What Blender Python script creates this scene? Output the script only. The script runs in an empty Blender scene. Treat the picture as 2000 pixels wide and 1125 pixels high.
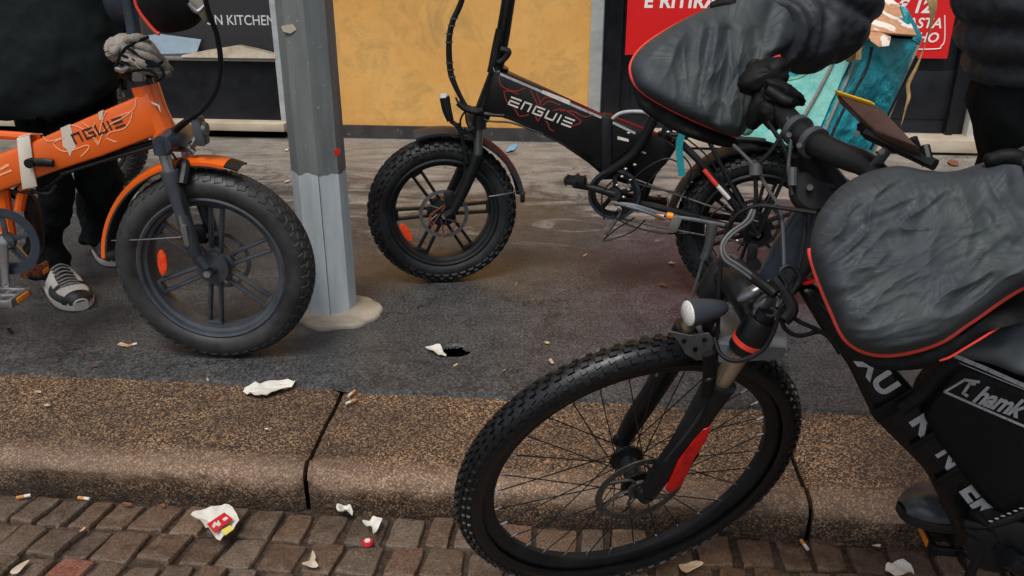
import bpy, bmesh, math, random
import numpy as np
from mathutils import Vector, Matrix, noise
R = math.radians
rnd = random.Random(7)
sc = bpy.context.scene
col = sc.collection
# ---------------------------------------------------------------- camera
F, PITCH, CH = 1650.0, R(22.2), 1.05
cam = bpy.data.cameras.new('camera'); cam.sensor_width = 36; cam.lens = F / 2000 * 36
cam.clip_start = .02; cam.clip_end = 300
camo = bpy.data.objects.new('camera', cam); col.objects.link(camo)
camo.location = (0, 0, CH); camo.rotation_euler = (R(90) - PITCH, 0, 0)
sc.camera = camo
# ---------------------------------------------------------------- world, sun, exposure
SUN_EL, SUN_AZ = R(62), R(200)          # azimuth from +Y clockwise
w = bpy.data.worlds.new('World'); sc.world = w; w.use_nodes = True
nt = w.node_tree; nt.nodes.clear()
sky = nt.nodes.new('ShaderNodeTexSky'); sky.sky_type = 'NISHITA'; sky.sun_disc = False
sky.sun_elevation = SUN_EL; sky.sun_rotation = SUN_AZ; sky.air_density = 1.0; sky.dust_density = 4.0; sky.ozone_density = 1.0
hs = nt.nodes.new('ShaderNodeHueSaturation'); hs.inputs['Saturation'].default_value = .5
bg = nt.nodes.new('ShaderNodeBackground'); bg.inputs['Strength'].default_value = .105
wo = nt.nodes.new('ShaderNodeOutputWorld')
nt.links.new(sky.outputs[0], hs.inputs['Color']); nt.links.new(hs.outputs[0], bg.inputs[0]); nt.links.new(bg.outputs[0], wo.inputs[0])
sl = bpy.data.lights.new('sun', 'SUN'); sl.energy = 1.5; sl.angle = R(20); sl.color = (1, .97, .93)
so = bpy.data.objects.new('sun', sl); col.objects.link(so)
sd = Vector((math.sin(SUN_AZ) * math.cos(SUN_EL), math.cos(SUN_AZ) * math.cos(SUN_EL), math.sin(SUN_EL)))
so.rotation_euler = sd.to_track_quat('Z', 'Y').to_euler()
sc.view_settings.view_transform = 'Standard'; sc.view_settings.look = 'None'
sc.view_settings.exposure = 0.3; sc.view_settings.gamma = 1.0
sc.render.resolution_x = 1024; sc.render.resolution_y = 576
# ---------------------------------------------------------------- pixel -> place (photo is 2000 x 1125)
A = np.array
CAM = A([0, 0, CH]); FW = A([0, math.cos(PITCH), -math.sin(PITCH)]); UP = A([0, math.sin(PITCH), math.cos(PITCH)]); RT = A([1., 0, 0])
def ray(x, y): return FW + RT * (x - 1000) / F - UP * (y - 562.5) / F
def onz(x, y, z=0.0): r = ray(x, y); return CAM + r * (z - CH) / r[2]
def at(x, y, zc): return CAM + ray(x, y) * zc
class Plane:
    def __init__(s, o, n): s.o = A(o, float); s.n = A(n, float) / np.linalg.norm(n)
    def __call__(s, x, y, off=0.0):
        r = ray(x, y); return CAM + r * ((s.o + s.n * off - CAM) @ s.n) / (r @ s.n)
    def pts(s, L, off=0.0): return [s(*p[:2], (p[2] if len(p) > 2 else 0) + off) for p in L]
# ---------------------------------------------------------------- materials
def lin(c): return tuple((v / 255 / 12.92 if v <= 10 else ((v / 255 + .055) / 1.055) ** 2.4) for v in c)
class NB:
    def __init__(s, name):
        s.m = bpy.data.materials.new(name); s.m.use_nodes = True; s.t = s.m.node_tree; s.t.nodes.clear()
        s.out = s.n('ShaderNodeOutputMaterial'); s.b = s.n('ShaderNodeBsdfPrincipled'); s.l(s.b.outputs[0], s.out.inputs[0])
        s.tc = s.n('ShaderNodeTexCoord').outputs['Object']
    def n(s, t, **k):
        x = s.t.nodes.new(t)
        for a, v in k.items(): setattr(x, a, v)
        return x
    def l(s, a, b): s.t.links.new(a, b)
    def set(s, i, v):
        if hasattr(v, 'links'): s.l(v, s.b.inputs[i])
        else:
            if isinstance(v, (tuple, list)) and len(v) == 3: v = (*v, 1)
            s.b.inputs[i].default_value = v
    def map(s, scale=(1, 1, 1), rot=(0, 0, 0), vec=None):
        m = s.n('ShaderNodeMapping'); m.inputs['Scale'].default_value = scale; m.inputs['Rotation'].default_value = rot
        s.l(vec or s.tc, m.inputs[0]); return m.outputs[0]
    def noise(s, scale, detail=4, rough=.55, vec=None, dist=0):
        x = s.n('ShaderNodeTexNoise'); x.inputs['Scale'].default_value = scale; x.inputs['Detail'].default_value = detail
        x.inputs['Roughness'].default_value = rough; x.inputs['Distortion'].default_value = dist; s.l(vec or s.tc, x.inputs['Vector']); return x.outputs['Fac']
    def vor(s, scale, vec=None, out='Color', feature='F1'):
        x = s.n('ShaderNodeTexVoronoi'); x.feature = feature; x.inputs['Scale'].default_value = scale; s.l(vec or s.tc, x.inputs['Vector']); return x.outputs[out]
    def ramp(s, fac, stops, interp='LINEAR'):
        x = s.n('ShaderNodeValToRGB'); cr = x.color_ramp; cr.interpolation = interp
        while len(cr.elements) < len(stops): cr.elements.new(.5)
        for e, (p, c) in zip(cr.elements, stops):
            e.position = p; e.color = (c, c, c, 1) if isinstance(c, (int, float)) else (*c[:3], 1)
        s.l(fac, x.inputs[0]); return x.outputs[0]
    def mix(s, fac, a, b, mode='MIX'):
        x = s.n('ShaderNodeMix', data_type='RGBA', blend_type=mode)
        for i, v in ((0, fac), (6, a), (7, b)):
            if hasattr(v, 'links'): s.l(v, x.inputs[i])
            elif isinstance(v, (int, float)): x.inputs[i].default_value = v if i == 0 else (v, v, v, 1)
            else: x.inputs[i].default_value = (*v[:3], 1)
        return x.outputs[2]
    def math(s, op, a, b=0.0, clamp=False):
        x = s.n('ShaderNodeMath', operation=op, use_clamp=clamp)
        for i, v in ((0, a), (1, b)):
            if hasattr(v, 'links'): s.l(v, x.inputs[i])
            else: x.inputs[i].default_value = v
        return x.outputs[0]
    def sep(s, vec=None):
        x = s.n('ShaderNodeSeparateXYZ'); s.l(vec or s.tc, x.inputs[0]); return x.outputs
    def bump(s, h, strength=.3, dist=.002):
        x = s.n('ShaderNodeBump'); x.inputs['Strength'].default_value = strength; x.inputs['Distance'].default_value = dist
        if s.b.inputs['Normal'].links: s.l(s.b.inputs['Normal'].links[0].from_socket, x.inputs['Normal'])
        s.l(h, x.inputs['Height']); s.l(x.outputs[0], s.b.inputs['Normal'])
M = {}
def basic(name, rgb, rough=.5, metal=0.0, var=.25, scale=40, bump=.15, dist=.001, rvar=.12, spec=.5, coat=0, sheen=0, dust=None, streak=None):
    """plain material: base colour with noise mottling, uneven gloss, fine bump and optional dust"""
    b = NB(name); c = lin(rgb)
    n1 = b.noise(scale, 5); n2 = b.noise(scale * .17, 3)
    k = b.ramp(n1, [(.3, 1 - var), (.7, 1 + var * .0 + var * .6)])
    colr = b.mix(1.0, c, k, 'MULTIPLY')
    if dust:
        f = b.ramp(b.math('ADD', n2, b.math('MULTIPLY', n1, .35)), [(.55, 0.0), (.85, dust[1])])
        colr = b.mix(f, colr, lin(dust[0]))
    b.set('Base Color', colr); b.set('Metallic', metal); b.set('Specular IOR Level', spec)
    b.set('Roughness', b.ramp(n2, [(.3, max(.03, rough - rvar)), (.7, min(1, rough + rvar))]))
    if coat: b.set('Coat Weight', coat); b.set('Coat Roughness', .15)
    if sheen: b.set('Sheen Weight', sheen)
    if bump: b.bump(n1, bump, dist)
    M[name] = b.m; return b.m
D1 = ((120, 112, 100), .5)
basic('tyre', (17, 19, 21), .52, spec=.35, var=.3, scale=60, bump=.35, dust=((58, 62, 64), .35))
basic('tyre_worn', (30, 32, 34), .48, spec=.45, var=.3, scale=45, bump=.3, dust=((70, 70, 68), .4))
basic('tyre_sharp', (15, 17, 20), .34, spec=.45, var=.3, scale=80, bump=.3)
basic('black_metal', (15, 17, 19), .38, spec=.32, var=.25, scale=30, dust=((48, 52, 54), .3))
basic('black_paint', (9, 11, 13), .32, spec=.35, var=.15, scale=20, dust=((36, 36, 36), .25))
basic('black_plastic', (13, 15, 17), .45, spec=.3, var=.2, scale=60, dust=((50, 52, 54), .2))
basic('navy_metal', (52, 58, 66), .42, metal=.3, var=.2, scale=25, dust=((96, 100, 104), .4))
basic('blue_black', (52, 62, 74), .3, metal=.3, var=.2, scale=25, coat=.2)
basic('grey_plastic', (84, 86, 88), .5, var=.2, scale=40, dust=((120, 115, 105), .5))
basic('lamp_grey', (60, 66, 72), .4, var=.2, scale=40, dust=((90, 90, 90), .4))
basic('black_fender', (34, 38, 42), .5, var=.2, scale=30, dust=((60, 62, 64), .5))
basic('grey_fender', (112, 122, 132), .5, var=.2, scale=30, dust=((105, 100, 95), .5))
basic('orange_paint', (232, 98, 18), .3, var=.10, scale=14, bump=.03, coat=.35, dust=((165, 80, 35), .35))
basic('orange_dull', (205, 92, 30), .5, var=.25, scale=40, dust=((100, 60, 40), .6))
basic('silver', (176, 178, 180), .3, metal=.85, var=.2, scale=30, dust=((90, 85, 80), .4))
basic('steel', (120, 123, 126), .35, metal=.8, var=.25, scale=40)
basic('gold_steel', (168, 150, 128), .25, metal=.75, var=.12, scale=25)
basic('chain_steel', (90, 88, 84), .45, metal=.7, var=.4, scale=90)
basic('rust', (120, 66, 40), .8, var=.4, scale=60)
basic('white_decal', (206, 204, 198), .5, var=.12, scale=60, bump=.02)
basic('grey_decal', (165, 168, 170), .5, var=.2, scale=60, bump=.02)
basic('black_decal', (40, 34, 30), .5, var=.2, scale=60, bump=.02)
basic('red_line', (150, 44, 28), .5, var=.2, scale=60, bump=.02)
basic('pink_line', (250, 182, 140), .5, var=.15, scale=60, bump=.02)
basic('white_tape', (214, 208, 196), .55, var=.12, scale=30, bump=.2, dust=((170, 150, 125), .5))
basic('reflector_orange', (235, 72, 28), .25, var=.25, scale=120, bump=.4)
basic('red_paint', (205, 22, 20), .3, var=.35, scale=50)
basic('red_piping', (216, 62, 46), .5, var=.15, scale=90, bump=.3)
basic('black_cloth', (22, 28, 29), .9, spec=.1, var=.3, scale=300, bump=.4, sheen=.0)
basic('trouser_cloth', (19, 23, 24), .9, spec=.1, var=.3, scale=400, bump=.5)
basic('puffer_cloth', (48, 52, 57), .55, spec=.25, var=.25, scale=120, bump=.3)
basic('black_nylon', (8, 10, 11), .65, spec=.25, var=.25, scale=500, bump=.4)
basic('glove_cloth', (138, 131, 122), .85, var=.3, scale=90, bump=.6, dist=.003)
basic('muff_lining', (128, 124, 116), .8, var=.2, scale=60, bump=.3)
basic('skin', (150, 105, 82), .5, var=.1, scale=50)
basic('hair', (20, 17, 15), .7, var=.3, scale=200)
basic('leather', (62, 68, 74), .38, var=.3, scale=50, bump=.3, dust=((84, 86, 88), .5))
basic('shoe_white', (196, 194, 188), .6, var=.15, scale=50, bump=.15, dust=((130, 120, 108), .4))
basic('shoe_black', (28, 28, 30), .5, var=.2, scale=60, bump=.2)
basic('lace_grey', (120, 118, 116), .8, var=.3, scale=200, bump=.4)
basic('lens', (214, 214, 210), .15, var=.25, scale=200, bump=.5, coat=.5)
basic('yellow_plastic', (226, 176, 26), .35, var=.12, scale=40, dust=((190, 110, 30), .5))
basic('orange_mark', (232, 140, 30), .4, var=.12, scale=40)
basic('phone_case', (66, 42, 32), .32, var=.35, scale=30, coat=.3)
basic('teal_strap', (20, 134, 142), .6, var=.2, scale=90)
basic('strap_tan', (158, 130, 84), .8, var=.3, scale=60, bump=.5)
basic('mint_cloth', (120, 190, 160), .6, var=.35, scale=30)
basic('grey_cable', (66, 68, 70), .45, var=.2, scale=60)
basic('red_poster', (214, 26, 28), .35, var=.05, scale=8, bump=.02)
basic('poster_white', (236, 232, 228), .5, var=.04, scale=30, bump=0)
basic('sign_letter', (206, 208, 206), .5, var=.15, scale=80, bump=0)
basic('paper_white', (214, 212, 204), .7, var=.12, scale=60, bump=.4, dist=.002, dust=((160, 140, 115), .4))
basic('paper_blue', (160, 182, 196), .6, var=.12, scale=20, bump=.2)
basic('card_beige', (176, 160, 138), .8, var=.2, scale=25, bump=.3, dust=((214, 206, 190), .5))
basic('butt_filter', (196, 134, 72), .8, var=.2, scale=200)
basic('leaf_tan', (186, 160, 128), .7, var=.3, scale=90, bump=.3)
basic('leaf_brown', (120, 74, 46), .6, var=.3, scale=90, bump=.3)
basic('paper_red', (188, 30, 40), .5, var=.1, scale=40)
basic('paper_yellow', (214, 200, 90), .5, var=.1, scale=40)
basic('pole_seam', (70, 82, 90), .6)
basic('blue_paper', (120, 164, 200), .5, var=.1, scale=60)

# fabric of the big handlebar muffs
def muff_mat():
    b = NB('muff_fabric')
    n = b.noise(9, 6, .6, dist=.6); fine = b.noise(260, 3); mid = b.noise(34, 5)
    c = b.mix(b.ramp(n, [(.35, 0), (.65, 1)]), lin((47, 53, 59)), lin((62, 67, 70)))
    c = b.mix(b.ramp(b.noise(5, 5, .6, dist=.5), [(.45, 0), (.62, .6)]), c, lin((62, 69, 65)))
    c = b.mix(b.ramp(mid, [(.58, 0), (.8, .3)]), c, lin((80, 82, 80)))
    b.set('Base Color', c); b.set('Roughness', b.ramp(mid, [(.3, .52), (.7, .7)])); b.set('Specular IOR Level', .33)
    b.bump(b.noise(7, 3, .5, dist=.6), .25, .006); b.bump(b.noise(30, 5, .6, vec=b.map((1, .3, .3))), .25, .003); b.bump(fine, .15, .0006); return b.m
M['muff'] = muff_mat()
def teal_mat():
    b = NB('teal_vinyl'); n = b.noise(8, 6, .6, dist=1.4); s = b.noise(40, 4)
    c = b.mix(b.ramp(n, [(.35, 0), (.65, 1)]), lin((12, 136, 150)), lin((22, 156, 168)))
    c = b.mix(b.ramp(s, [(.62, 0), (.8, .5)]), c, lin((20, 80, 88)))
    b.set('Base Color', c); b.set('Roughness', .42); b.bump(n, 1.0, .03); b.bump(s, .3, .004); return b.m
M['teal'] = teal_mat()
def teal2_mat():
    b = NB('faded_teal'); n = b.noise(14, 6, .7, dist=.4); s = b.noise(60, 4)
    c = b.mix(b.ramp(n, [(.35, 0), (.68, 1)]), lin((72, 164, 156)), lin((140, 192, 182)))
    c = b.mix(b.ramp(s, [(.6, 0), (.75, .4)]), c, lin((168, 190, 186)))
    b.set('Base Color', c); b.set('Roughness', .6); b.bump(n, .5, .01); return b.m
M['teal_faded'] = teal2_mat()
def card_mat():
    b = NB('torn_cardboard'); n = b.noise(14, 3, .5, dist=.8); n2 = b.noise(60, 4)
    c = b.mix(b.ramp(n2, [(.3, 0), (.7, 1)]), lin((176, 126, 92)), lin((198, 150, 116)))
    c = b.mix(b.ramp(n, [(.53, 0), (.56, 1)]), c, lin((226, 218, 208)))
    b.set('Base Color', c); b.set('Roughness', .8); b.bump(n, .4, .004); return b.m
M['torn_card'] = card_mat()

ST = R(-5.6)                                    # street direction; s runs to the right, d runs away
TX, TY = A([math.cos(ST), math.sin(ST), 0]), A([-math.sin(ST), math.cos(ST), 0])
def street(s, d, z=0.0): return TX * s + TY * d + A([0, 0, z])
def sd_of(p): return float(p @ TX), float(p @ TY)

def asphalt_mat():
    b = NB('asphalt'); v = b.map(rot=(0, 0, -ST)); sx = b.sep(v)
    fine = b.noise(230, 4, .8); agg = b.vor(120); big = b.noise(1.6, 5, .6); mid = b.noise(11, 6, .65)
    st = b.noise(3.2, 6, .65, vec=b.map((.8, 2.2, 1), vec=v), dist=1.4)
    wet = b.mix(b.ramp(mid, [(.3, 0), (.7, 1)]), lin((46, 48, 51)), lin((74, 76, 79)))
    wet = b.mix(b.ramp(big, [(.45, 0), (.7, .55)]), wet, lin((70, 69, 68)))
    dry = b.mix(b.ramp(st, [(.3, 0), (.7, 1)]), lin((120, 113, 104)), lin((160, 155, 146)))
    dry = b.mix(b.ramp(mid, [(.55, 0), (.75, .5)]), dry, lin((96, 88, 80)))
    f = b.math('ADD', b.math('MULTIPLY', b.math('SUBTRACT', sx[1], 3.35), .9), b.math('MULTIPLY', b.math('SUBTRACT', st, .5), 3.2))
    f = b.math('ADD', f, b.math('MULTIPLY', b.math('SUBTRACT', big, .5), 1.2))
    f = b.ramp(f, [(.02, 0), (.45, .8), (.9, 1)])
    c = b.mix(f, wet, dry)
    spk = b.math('MULTIPLY', b.ramp(agg, [(.5, 0), (.95, 1)]), b.ramp(fine, [(.45, 0), (.7, 1)]))
    c = b.mix(b.math('MULTIPLY', spk, .4), c, lin((150, 146, 138)))
    gr = b.noise(125, 3, .8); c = b.mix(b.ramp(gr, [(.40, .85), (.49, 0)]), c, b.mix(.7, c, lin((10, 10, 11)))); c = b.mix(b.ramp(gr, [(.52, 0), (.62, .6)]), c, b.mix(.4, c, lin((150, 146, 138))))
    bl = b.noise(4.5, 5, .7, vec=v, dist=.6); c = b.mix(b.ramp(bl, [(.36, .55), (.5, 0)]), c, b.mix(.55, c, lin((26, 26, 28)))); c = b.mix(b.ramp(bl, [(.56, 0), (.7, .25)]), c, b.mix(.6, c, lin((104, 94, 84))))
    gum = b.n('ShaderNodeTexVoronoi'); gum.inputs['Scale'].default_value = 7; b.l(v, gum.inputs['Vector']); gs = b.sep(gum.outputs['Color'])
    gm = b.math('MULTIPLY', b.math('LESS_THAN', b.math('ADD', gum.outputs['Distance'], b.math('MULTIPLY', gr, .03)), .085), b.math('GREATER_THAN', gs[0], .72)); c = b.mix(b.math('MULTIPLY', gm, .45), c, b.mix(.5, lin((30, 30, 31)), lin((128, 124, 118))))
    ck = b.n('ShaderNodeTexVoronoi'); ck.feature = 'DISTANCE_TO_EDGE'; ck.inputs['Scale'].default_value = 1.1; wv = b.n('ShaderNodeVectorMath', operation='ADD'); nn = b.n('ShaderNodeTexNoise'); nn.inputs['Scale'].default_value = 3.5; nn.inputs['Detail'].default_value = 7; nn.inputs['Roughness'].default_value = .7
    b.l(v, nn.inputs['Vector']); sc3 = b.n('ShaderNodeVectorMath', operation='SCALE'); sc3.inputs['Scale'].default_value = .55; b.l(nn.outputs['Color'], sc3.inputs[0]); b.l(v, wv.inputs[0]); b.l(sc3.outputs[0], wv.inputs[1]); b.l(wv.outputs[0], ck.inputs['Vector'])
    crk = b.math('MULTIPLY', b.ramp(ck.outputs['Distance'], [(0, 1), (.006, .6), (.011, 0)]), b.ramp(big, [(.42, 0), (.55, .8)])); c = b.mix(crk, c, lin((16, 16, 17)))
    c = b.mix(b.ramp(fine, [(.25, .4), (.5, 0)]), c, lin((22, 22, 23)))
    b.set('Base Color', c)
    b.set('Roughness', b.math('ADD', b.ramp(big, [(.36, .26), (.62, .56)]), b.math('MULTIPLY', f, .25), True))
    b.set('Specular IOR Level', .45)
    b.bump(mid, .35, .008); b.bump(gr, .5, .004); b.bump(agg, .5, .002); b.bump(fine, .3, .0012); return b.m
M['asphalt'] = asphalt_mat()
def granite_mat():
    b = NB('kerb_granite'); z = b.sep()[2]
    g = b.vor(320, vec=b.map((1, 1, 1))); g2 = b.noise(260, 4, .85); big = b.noise(2.6, 5, .6); mid = b.noise(14, 6, .7)
    gv = b.n('ShaderNodeSeparateColor'); b.l(g, gv.inputs[0])
    fac = b.math('ADD', b.math('MULTIPLY', gv.outputs[0], .45), b.math('MULTIPLY', g2, .55))
    c = b.ramp(fac, [(.28, lin((32, 25, 20))), (.43, lin((70, 54, 41))), (.53, lin((102, 79, 60))), (.62, lin((156, 120, 86))), (.74, lin((208, 176, 140)))])
    c = b.mix(b.ramp(big, [(.38, .85), (.6, .05)]), c, b.mix(.6, c, lin((56, 47, 42))))
    c = b.mix(b.ramp(b.noise(7, 6, .75), [(.52, 0), (.68, .6)]), c, b.mix(.7, c, lin((34, 29, 26))))
    c = b.mix(b.ramp(b.noise(42, 4, .7), [(.56, 0), (.72, .55)]), c, lin((58, 40, 28)))
    worn = b.mix(b.ramp(mid, [(.3, 0), (.7, 1)]), lin((128, 104, 88)), lin((188, 160, 136)))
    # the worn, rubbed nose of the stone and the dirt along its foot
    zz = b.math('ADD', z, b.math('MULTIPLY', b.math('SUBTRACT', b.noise(7, 5, .7), .5), .05))
    mr = b.n('ShaderNodeMapRange'); b.l(zz, mr.inputs[0]); mr.inputs[1].default_value = -.11; mr.inputs[2].default_value = .01
    dk = b.math('ADD', b.sep(b.map(rot=(0, 0, -ST)))[1], b.math('MULTIPLY', b.math('SUBTRACT', b.noise(6, 5, .7), .5), .07))
    m2 = b.n('ShaderNodeMapRange'); b.l(dk, m2.inputs[0]); m2.inputs[1].default_value = 1.46; m2.inputs[2].default_value = 1.60
    wf = b.math('MULTIPLY', b.ramp(m2.outputs[0], [(.2, .85), (.5, .6), (.72, 0)]), b.ramp(mr.outputs[0], [(.42, 0), (.62, 1)]))
    df = b.ramp(mr.outputs[0], [(.12, .95), (.62, .25), (.72, 0)])
    c = b.mix(wf, c, b.mix(.55, worn, c, 'MIX'))
    c = b.mix(b.math('MULTIPLY', df, b.ramp(b.noise(20, 5, .7), [(.3, 1), (.65, .45)])), c, lin((40, 33, 28)))
    b.set('Base Color', c); b.set('Roughness', b.ramp(mid, [(.3, .32), (.7, .58)])); b.set('Specular IOR Level', .45)
    b.bump(mid, .9, .012); b.bump(b.noise(60, 5, .75), .8, .006); b.bump(g2, .6, .003); b.bump(b.noise(30, 6, .7), .3, .008); return b.m
M['granite'] = granite_mat()
def cobble_mat():
    b = NB('cobblestone'); a = b.n('ShaderNodeAttribute'); a.attribute_name = 'tone'; 
    g = b.noise(230, 4, .7); mid = b.noise(28, 5, .65)
    c = b.mix(b.ramp(mid, [(.3, 0), (.7, .5)]), a.outputs['Color'], lin((128, 110, 94)))
    c = b.mix(b.ramp(g, [(.34, .8), (.54, 0)]), c, lin((36, 30, 26)))
    c = b.mix(b.ramp(g, [(.6, 0), (.8, .35)]), c, lin((176, 156, 132)))
    b.set('Base Color', c); b.set('Roughness', b.ramp(mid, [(.3, .2), (.7, .45)])); b.set('Specular IOR Level', .55)
    b.bump(mid, .9, .006); b.bump(g, .9, .0025); return b.m
M['cobble'] = cobble_mat()
def stucco_mat():
    b = NB('yellow_stucco'); big = b.noise(2.2, 6, .6); mid = b.noise(12, 6, .7); fine = b.noise(160, 4, .7); sp = b.sep()
    c = b.mix(b.ramp(big, [(.3, 0), (.7, 1)]), lin((214, 158, 80)), lin((228, 178, 102)))
    c = b.mix(b.ramp(mid, [(.3, .35), (.5, 0)]), c, lin((194, 144, 84)))
    c = b.mix(b.ramp(b.noise(4.5, 7, .75, dist=.8), [(.50, 0), (.68, .7)]), c, lin((172, 138, 82)))
    c = b.mix(b.ramp(b.noise(5, 6, .75, vec=b.map((1, 1, .5))), [(.58, 0), (.75, .45)]), c, lin((170, 132, 78)))
    mr = b.n('ShaderNodeMapRange'); b.l(b.math('ADD', sp[2], b.math('MULTIPLY', mid, .08)), mr.inputs[0]); mr.inputs[1].default_value = .04; mr.inputs[2].default_value = .17
    c = b.mix(b.math('MULTIPLY', b.ramp(mr.outputs[0], [(0, 1), (1, 0)]), .5), c, lin((196, 122, 52)))
    b.set('Base Color', c); b.set('Roughness', .85); b.bump(mid, .45, .006); b.bump(fine, .4, .0015); return b.m
M['stucco'] = stucco_mat()
def base_band_mat():
    b = NB('flaking_base_paint'); n = b.noise(26, 6, .75); m2 = b.noise(9, 4)
    c = b.mix(b.ramp(m2, [(.3, 0), (.7, 1)]), lin((38, 37, 38)), lin((66, 63, 62)))
    c = b.mix(b.ramp(n, [(.61, 0), (.64, .6)]), c, lin((140, 136, 130)))
    b.set('Base Color', c); b.set('Roughness', .7); b.bump(n, .5, .004); return b.m
M['base_band'] = base_band_mat()
def stone_mat(name, c1, c2, spot):
    b = NB(name); n = b.noise(9, 6, .65, vec=b.map((.6, 1, 1.4))); f = b.noise(120, 4, .7)
    c = b.mix(b.ramp(n, [(.3, 0), (.7, 1)]), lin(c1), lin(c2)); c = b.mix(b.ramp(f, [(.6, 0), (.75, .5)]), c, lin(spot))
    b.set('Base Color', c); b.set('Roughness', .6); b.bump(n, .3, .004); b.bump(f, .3, .001); M[name] = b.m
stone_mat('sill_stone', (168, 152, 130), (200, 188, 168), (120, 106, 88))
stone_mat('grey_strip', (146, 152, 152), (186, 190, 186), (100, 108, 110))
stone_mat('white_frame', (150, 160, 166), (196, 200, 200), (70, 90, 120))
stone_mat('concrete', (118, 108, 96), (184, 172, 154), (70, 62, 54))
stone_mat('white_jamb', (176, 178, 174), (206, 206, 200), (150, 150, 146))
basic('shop_black', (22, 24, 28), .3, var=.4, scale=14, bump=.1, dust=((34, 37, 44), .5), rvar=.15, spec=.3)
basic('shop_grey', (48, 52, 55), .32, var=.2, scale=6, bump=.04, dust=((60, 48, 46), .5))
basic('ledge_grey', (110, 108, 106), .5, var=.2, scale=20)
basic('void_black', (5, 5, 5), .9, spec=0, bump=0)  # dead black: kerb joints, plus shade painted into pothole, sill, step and lid gap
basic('joint_soil', (62, 50, 41), .45, var=.5, scale=60, bump=.8, dist=.01)

def pole_mat():
    b = NB('pole_paint'); sp = b.sep(); v2 = b.map((1, 1, .12)); st = b.noise(26, 5, .7, vec=v2); mid = b.noise(20, 5, .7); big = b.noise(3, 4, vec=b.map((1, 1, .5)))
    up = b.mix(b.ramp(st, [(.3, 0), (.7, 1)]), lin((98, 104, 104)), lin((120, 126, 124)))
    up = b.mix(b.ramp(big, [(.55, 0), (.7, .5)]), up, lin((100, 104, 90)))
    up = b.mix(b.ramp(b.noise(95, 2), [(.71, 0), (.74, .8)]), up, lin((168, 172, 172)))
    lo = b.mix(b.ramp(st, [(.25, 0), (.7, 1)]), lin((160, 172, 178)), lin((198, 208, 210)))
    lo = b.mix(b.ramp(b.noise(60, 5, .8, vec=b.map((1, 1, .3))), [(.62, 0), (.74, .55)]), lo, lin((108, 124, 134)))
    edge = b.math('ADD', sp[2], b.math('MULTIPLY', b.math('SUBTRACT', b.noise(16, 2, vec=b.map((1, 1, .01))), .5), .055))
    k = b.math('GREATER_THAN', edge, POLE_Z)
    c = b.mix(k, lo, up)
    # rust runs down the right hand side
    rs = b.math('MULTIPLY', b.ramp(b.noise(14, 5, .7, vec=b.map((1, 1, .15))), [(.5, 0), (.62, .7)]), b.math('MULTIPLY', k, b.math('GREATER_THAN', sp[0], .052)))
    c = b.mix(rs, c, lin((104, 66, 46)))
    b.set('Base Color', c); b.set('Roughness', .55); b.bump(mid, .25, .003); b.bump(st, .2, .002); return b.m

# ---------------------------------------------------------------- mesh helpers
BASE = {}
def reg(o, loc): BASE[o.name] = A(loc, float); return o
def tag(o, label=None, cat=None, group=None, kind=None):
    if label: o['label'] = label
    if cat: o['category'] = cat
    if group: o['group'] = group
    if kind: o['kind'] = kind
    return o
def thing(name, label, cat, loc, group=None):
    o = bpy.data.objects.new(name, None); col.objects.link(o); o.location = loc; o.empty_display_size = .1
    reg(o, loc); return tag(o, label, cat, group)
def unit(v): v = A(v, float); return v / (np.linalg.norm(v) + 1e-12)
def spline(P, n=8, closed=False):
    P = [A(p, float) for p in P]
    if len(P) < 3 and not closed: return [P[0] + (P[-1] - P[0]) * t / n for t in range(n + 1)]
    out = []; L = len(P)
    g = (lambda i: P[i % L]) if closed else (lambda i: P[min(max(i, 0), L - 1)])
    for i in range(L if closed else L - 1):
        a, b_, c, d = g(i - 1), g(i), g(i + 1), g(i + 2)
        for k in range(n):
            t = k / n
            out.append(.5 * (2 * b_ + (c - a) * t + (2 * a - 5 * b_ + 4 * c - d) * t * t + (3 * b_ - a - 3 * c + d) * t ** 3))
    if not closed: out.append(P[-1])
    return out
EACH = {'cable_tie', 'scratch', 'reflector', 'tie_strap', 'orange_sleeve', 'brake_hose', 'brake_cable', 'cable', 'white_label', 'cable_sleeve', 'small_print', 'fork_bracket', 'laces', 'yellow_print', 'flap_rivet', 'mount_bolt', 'under_cable', 'crank', 'motor_cable', 'bolt', 'spoke_nipple'}
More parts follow.
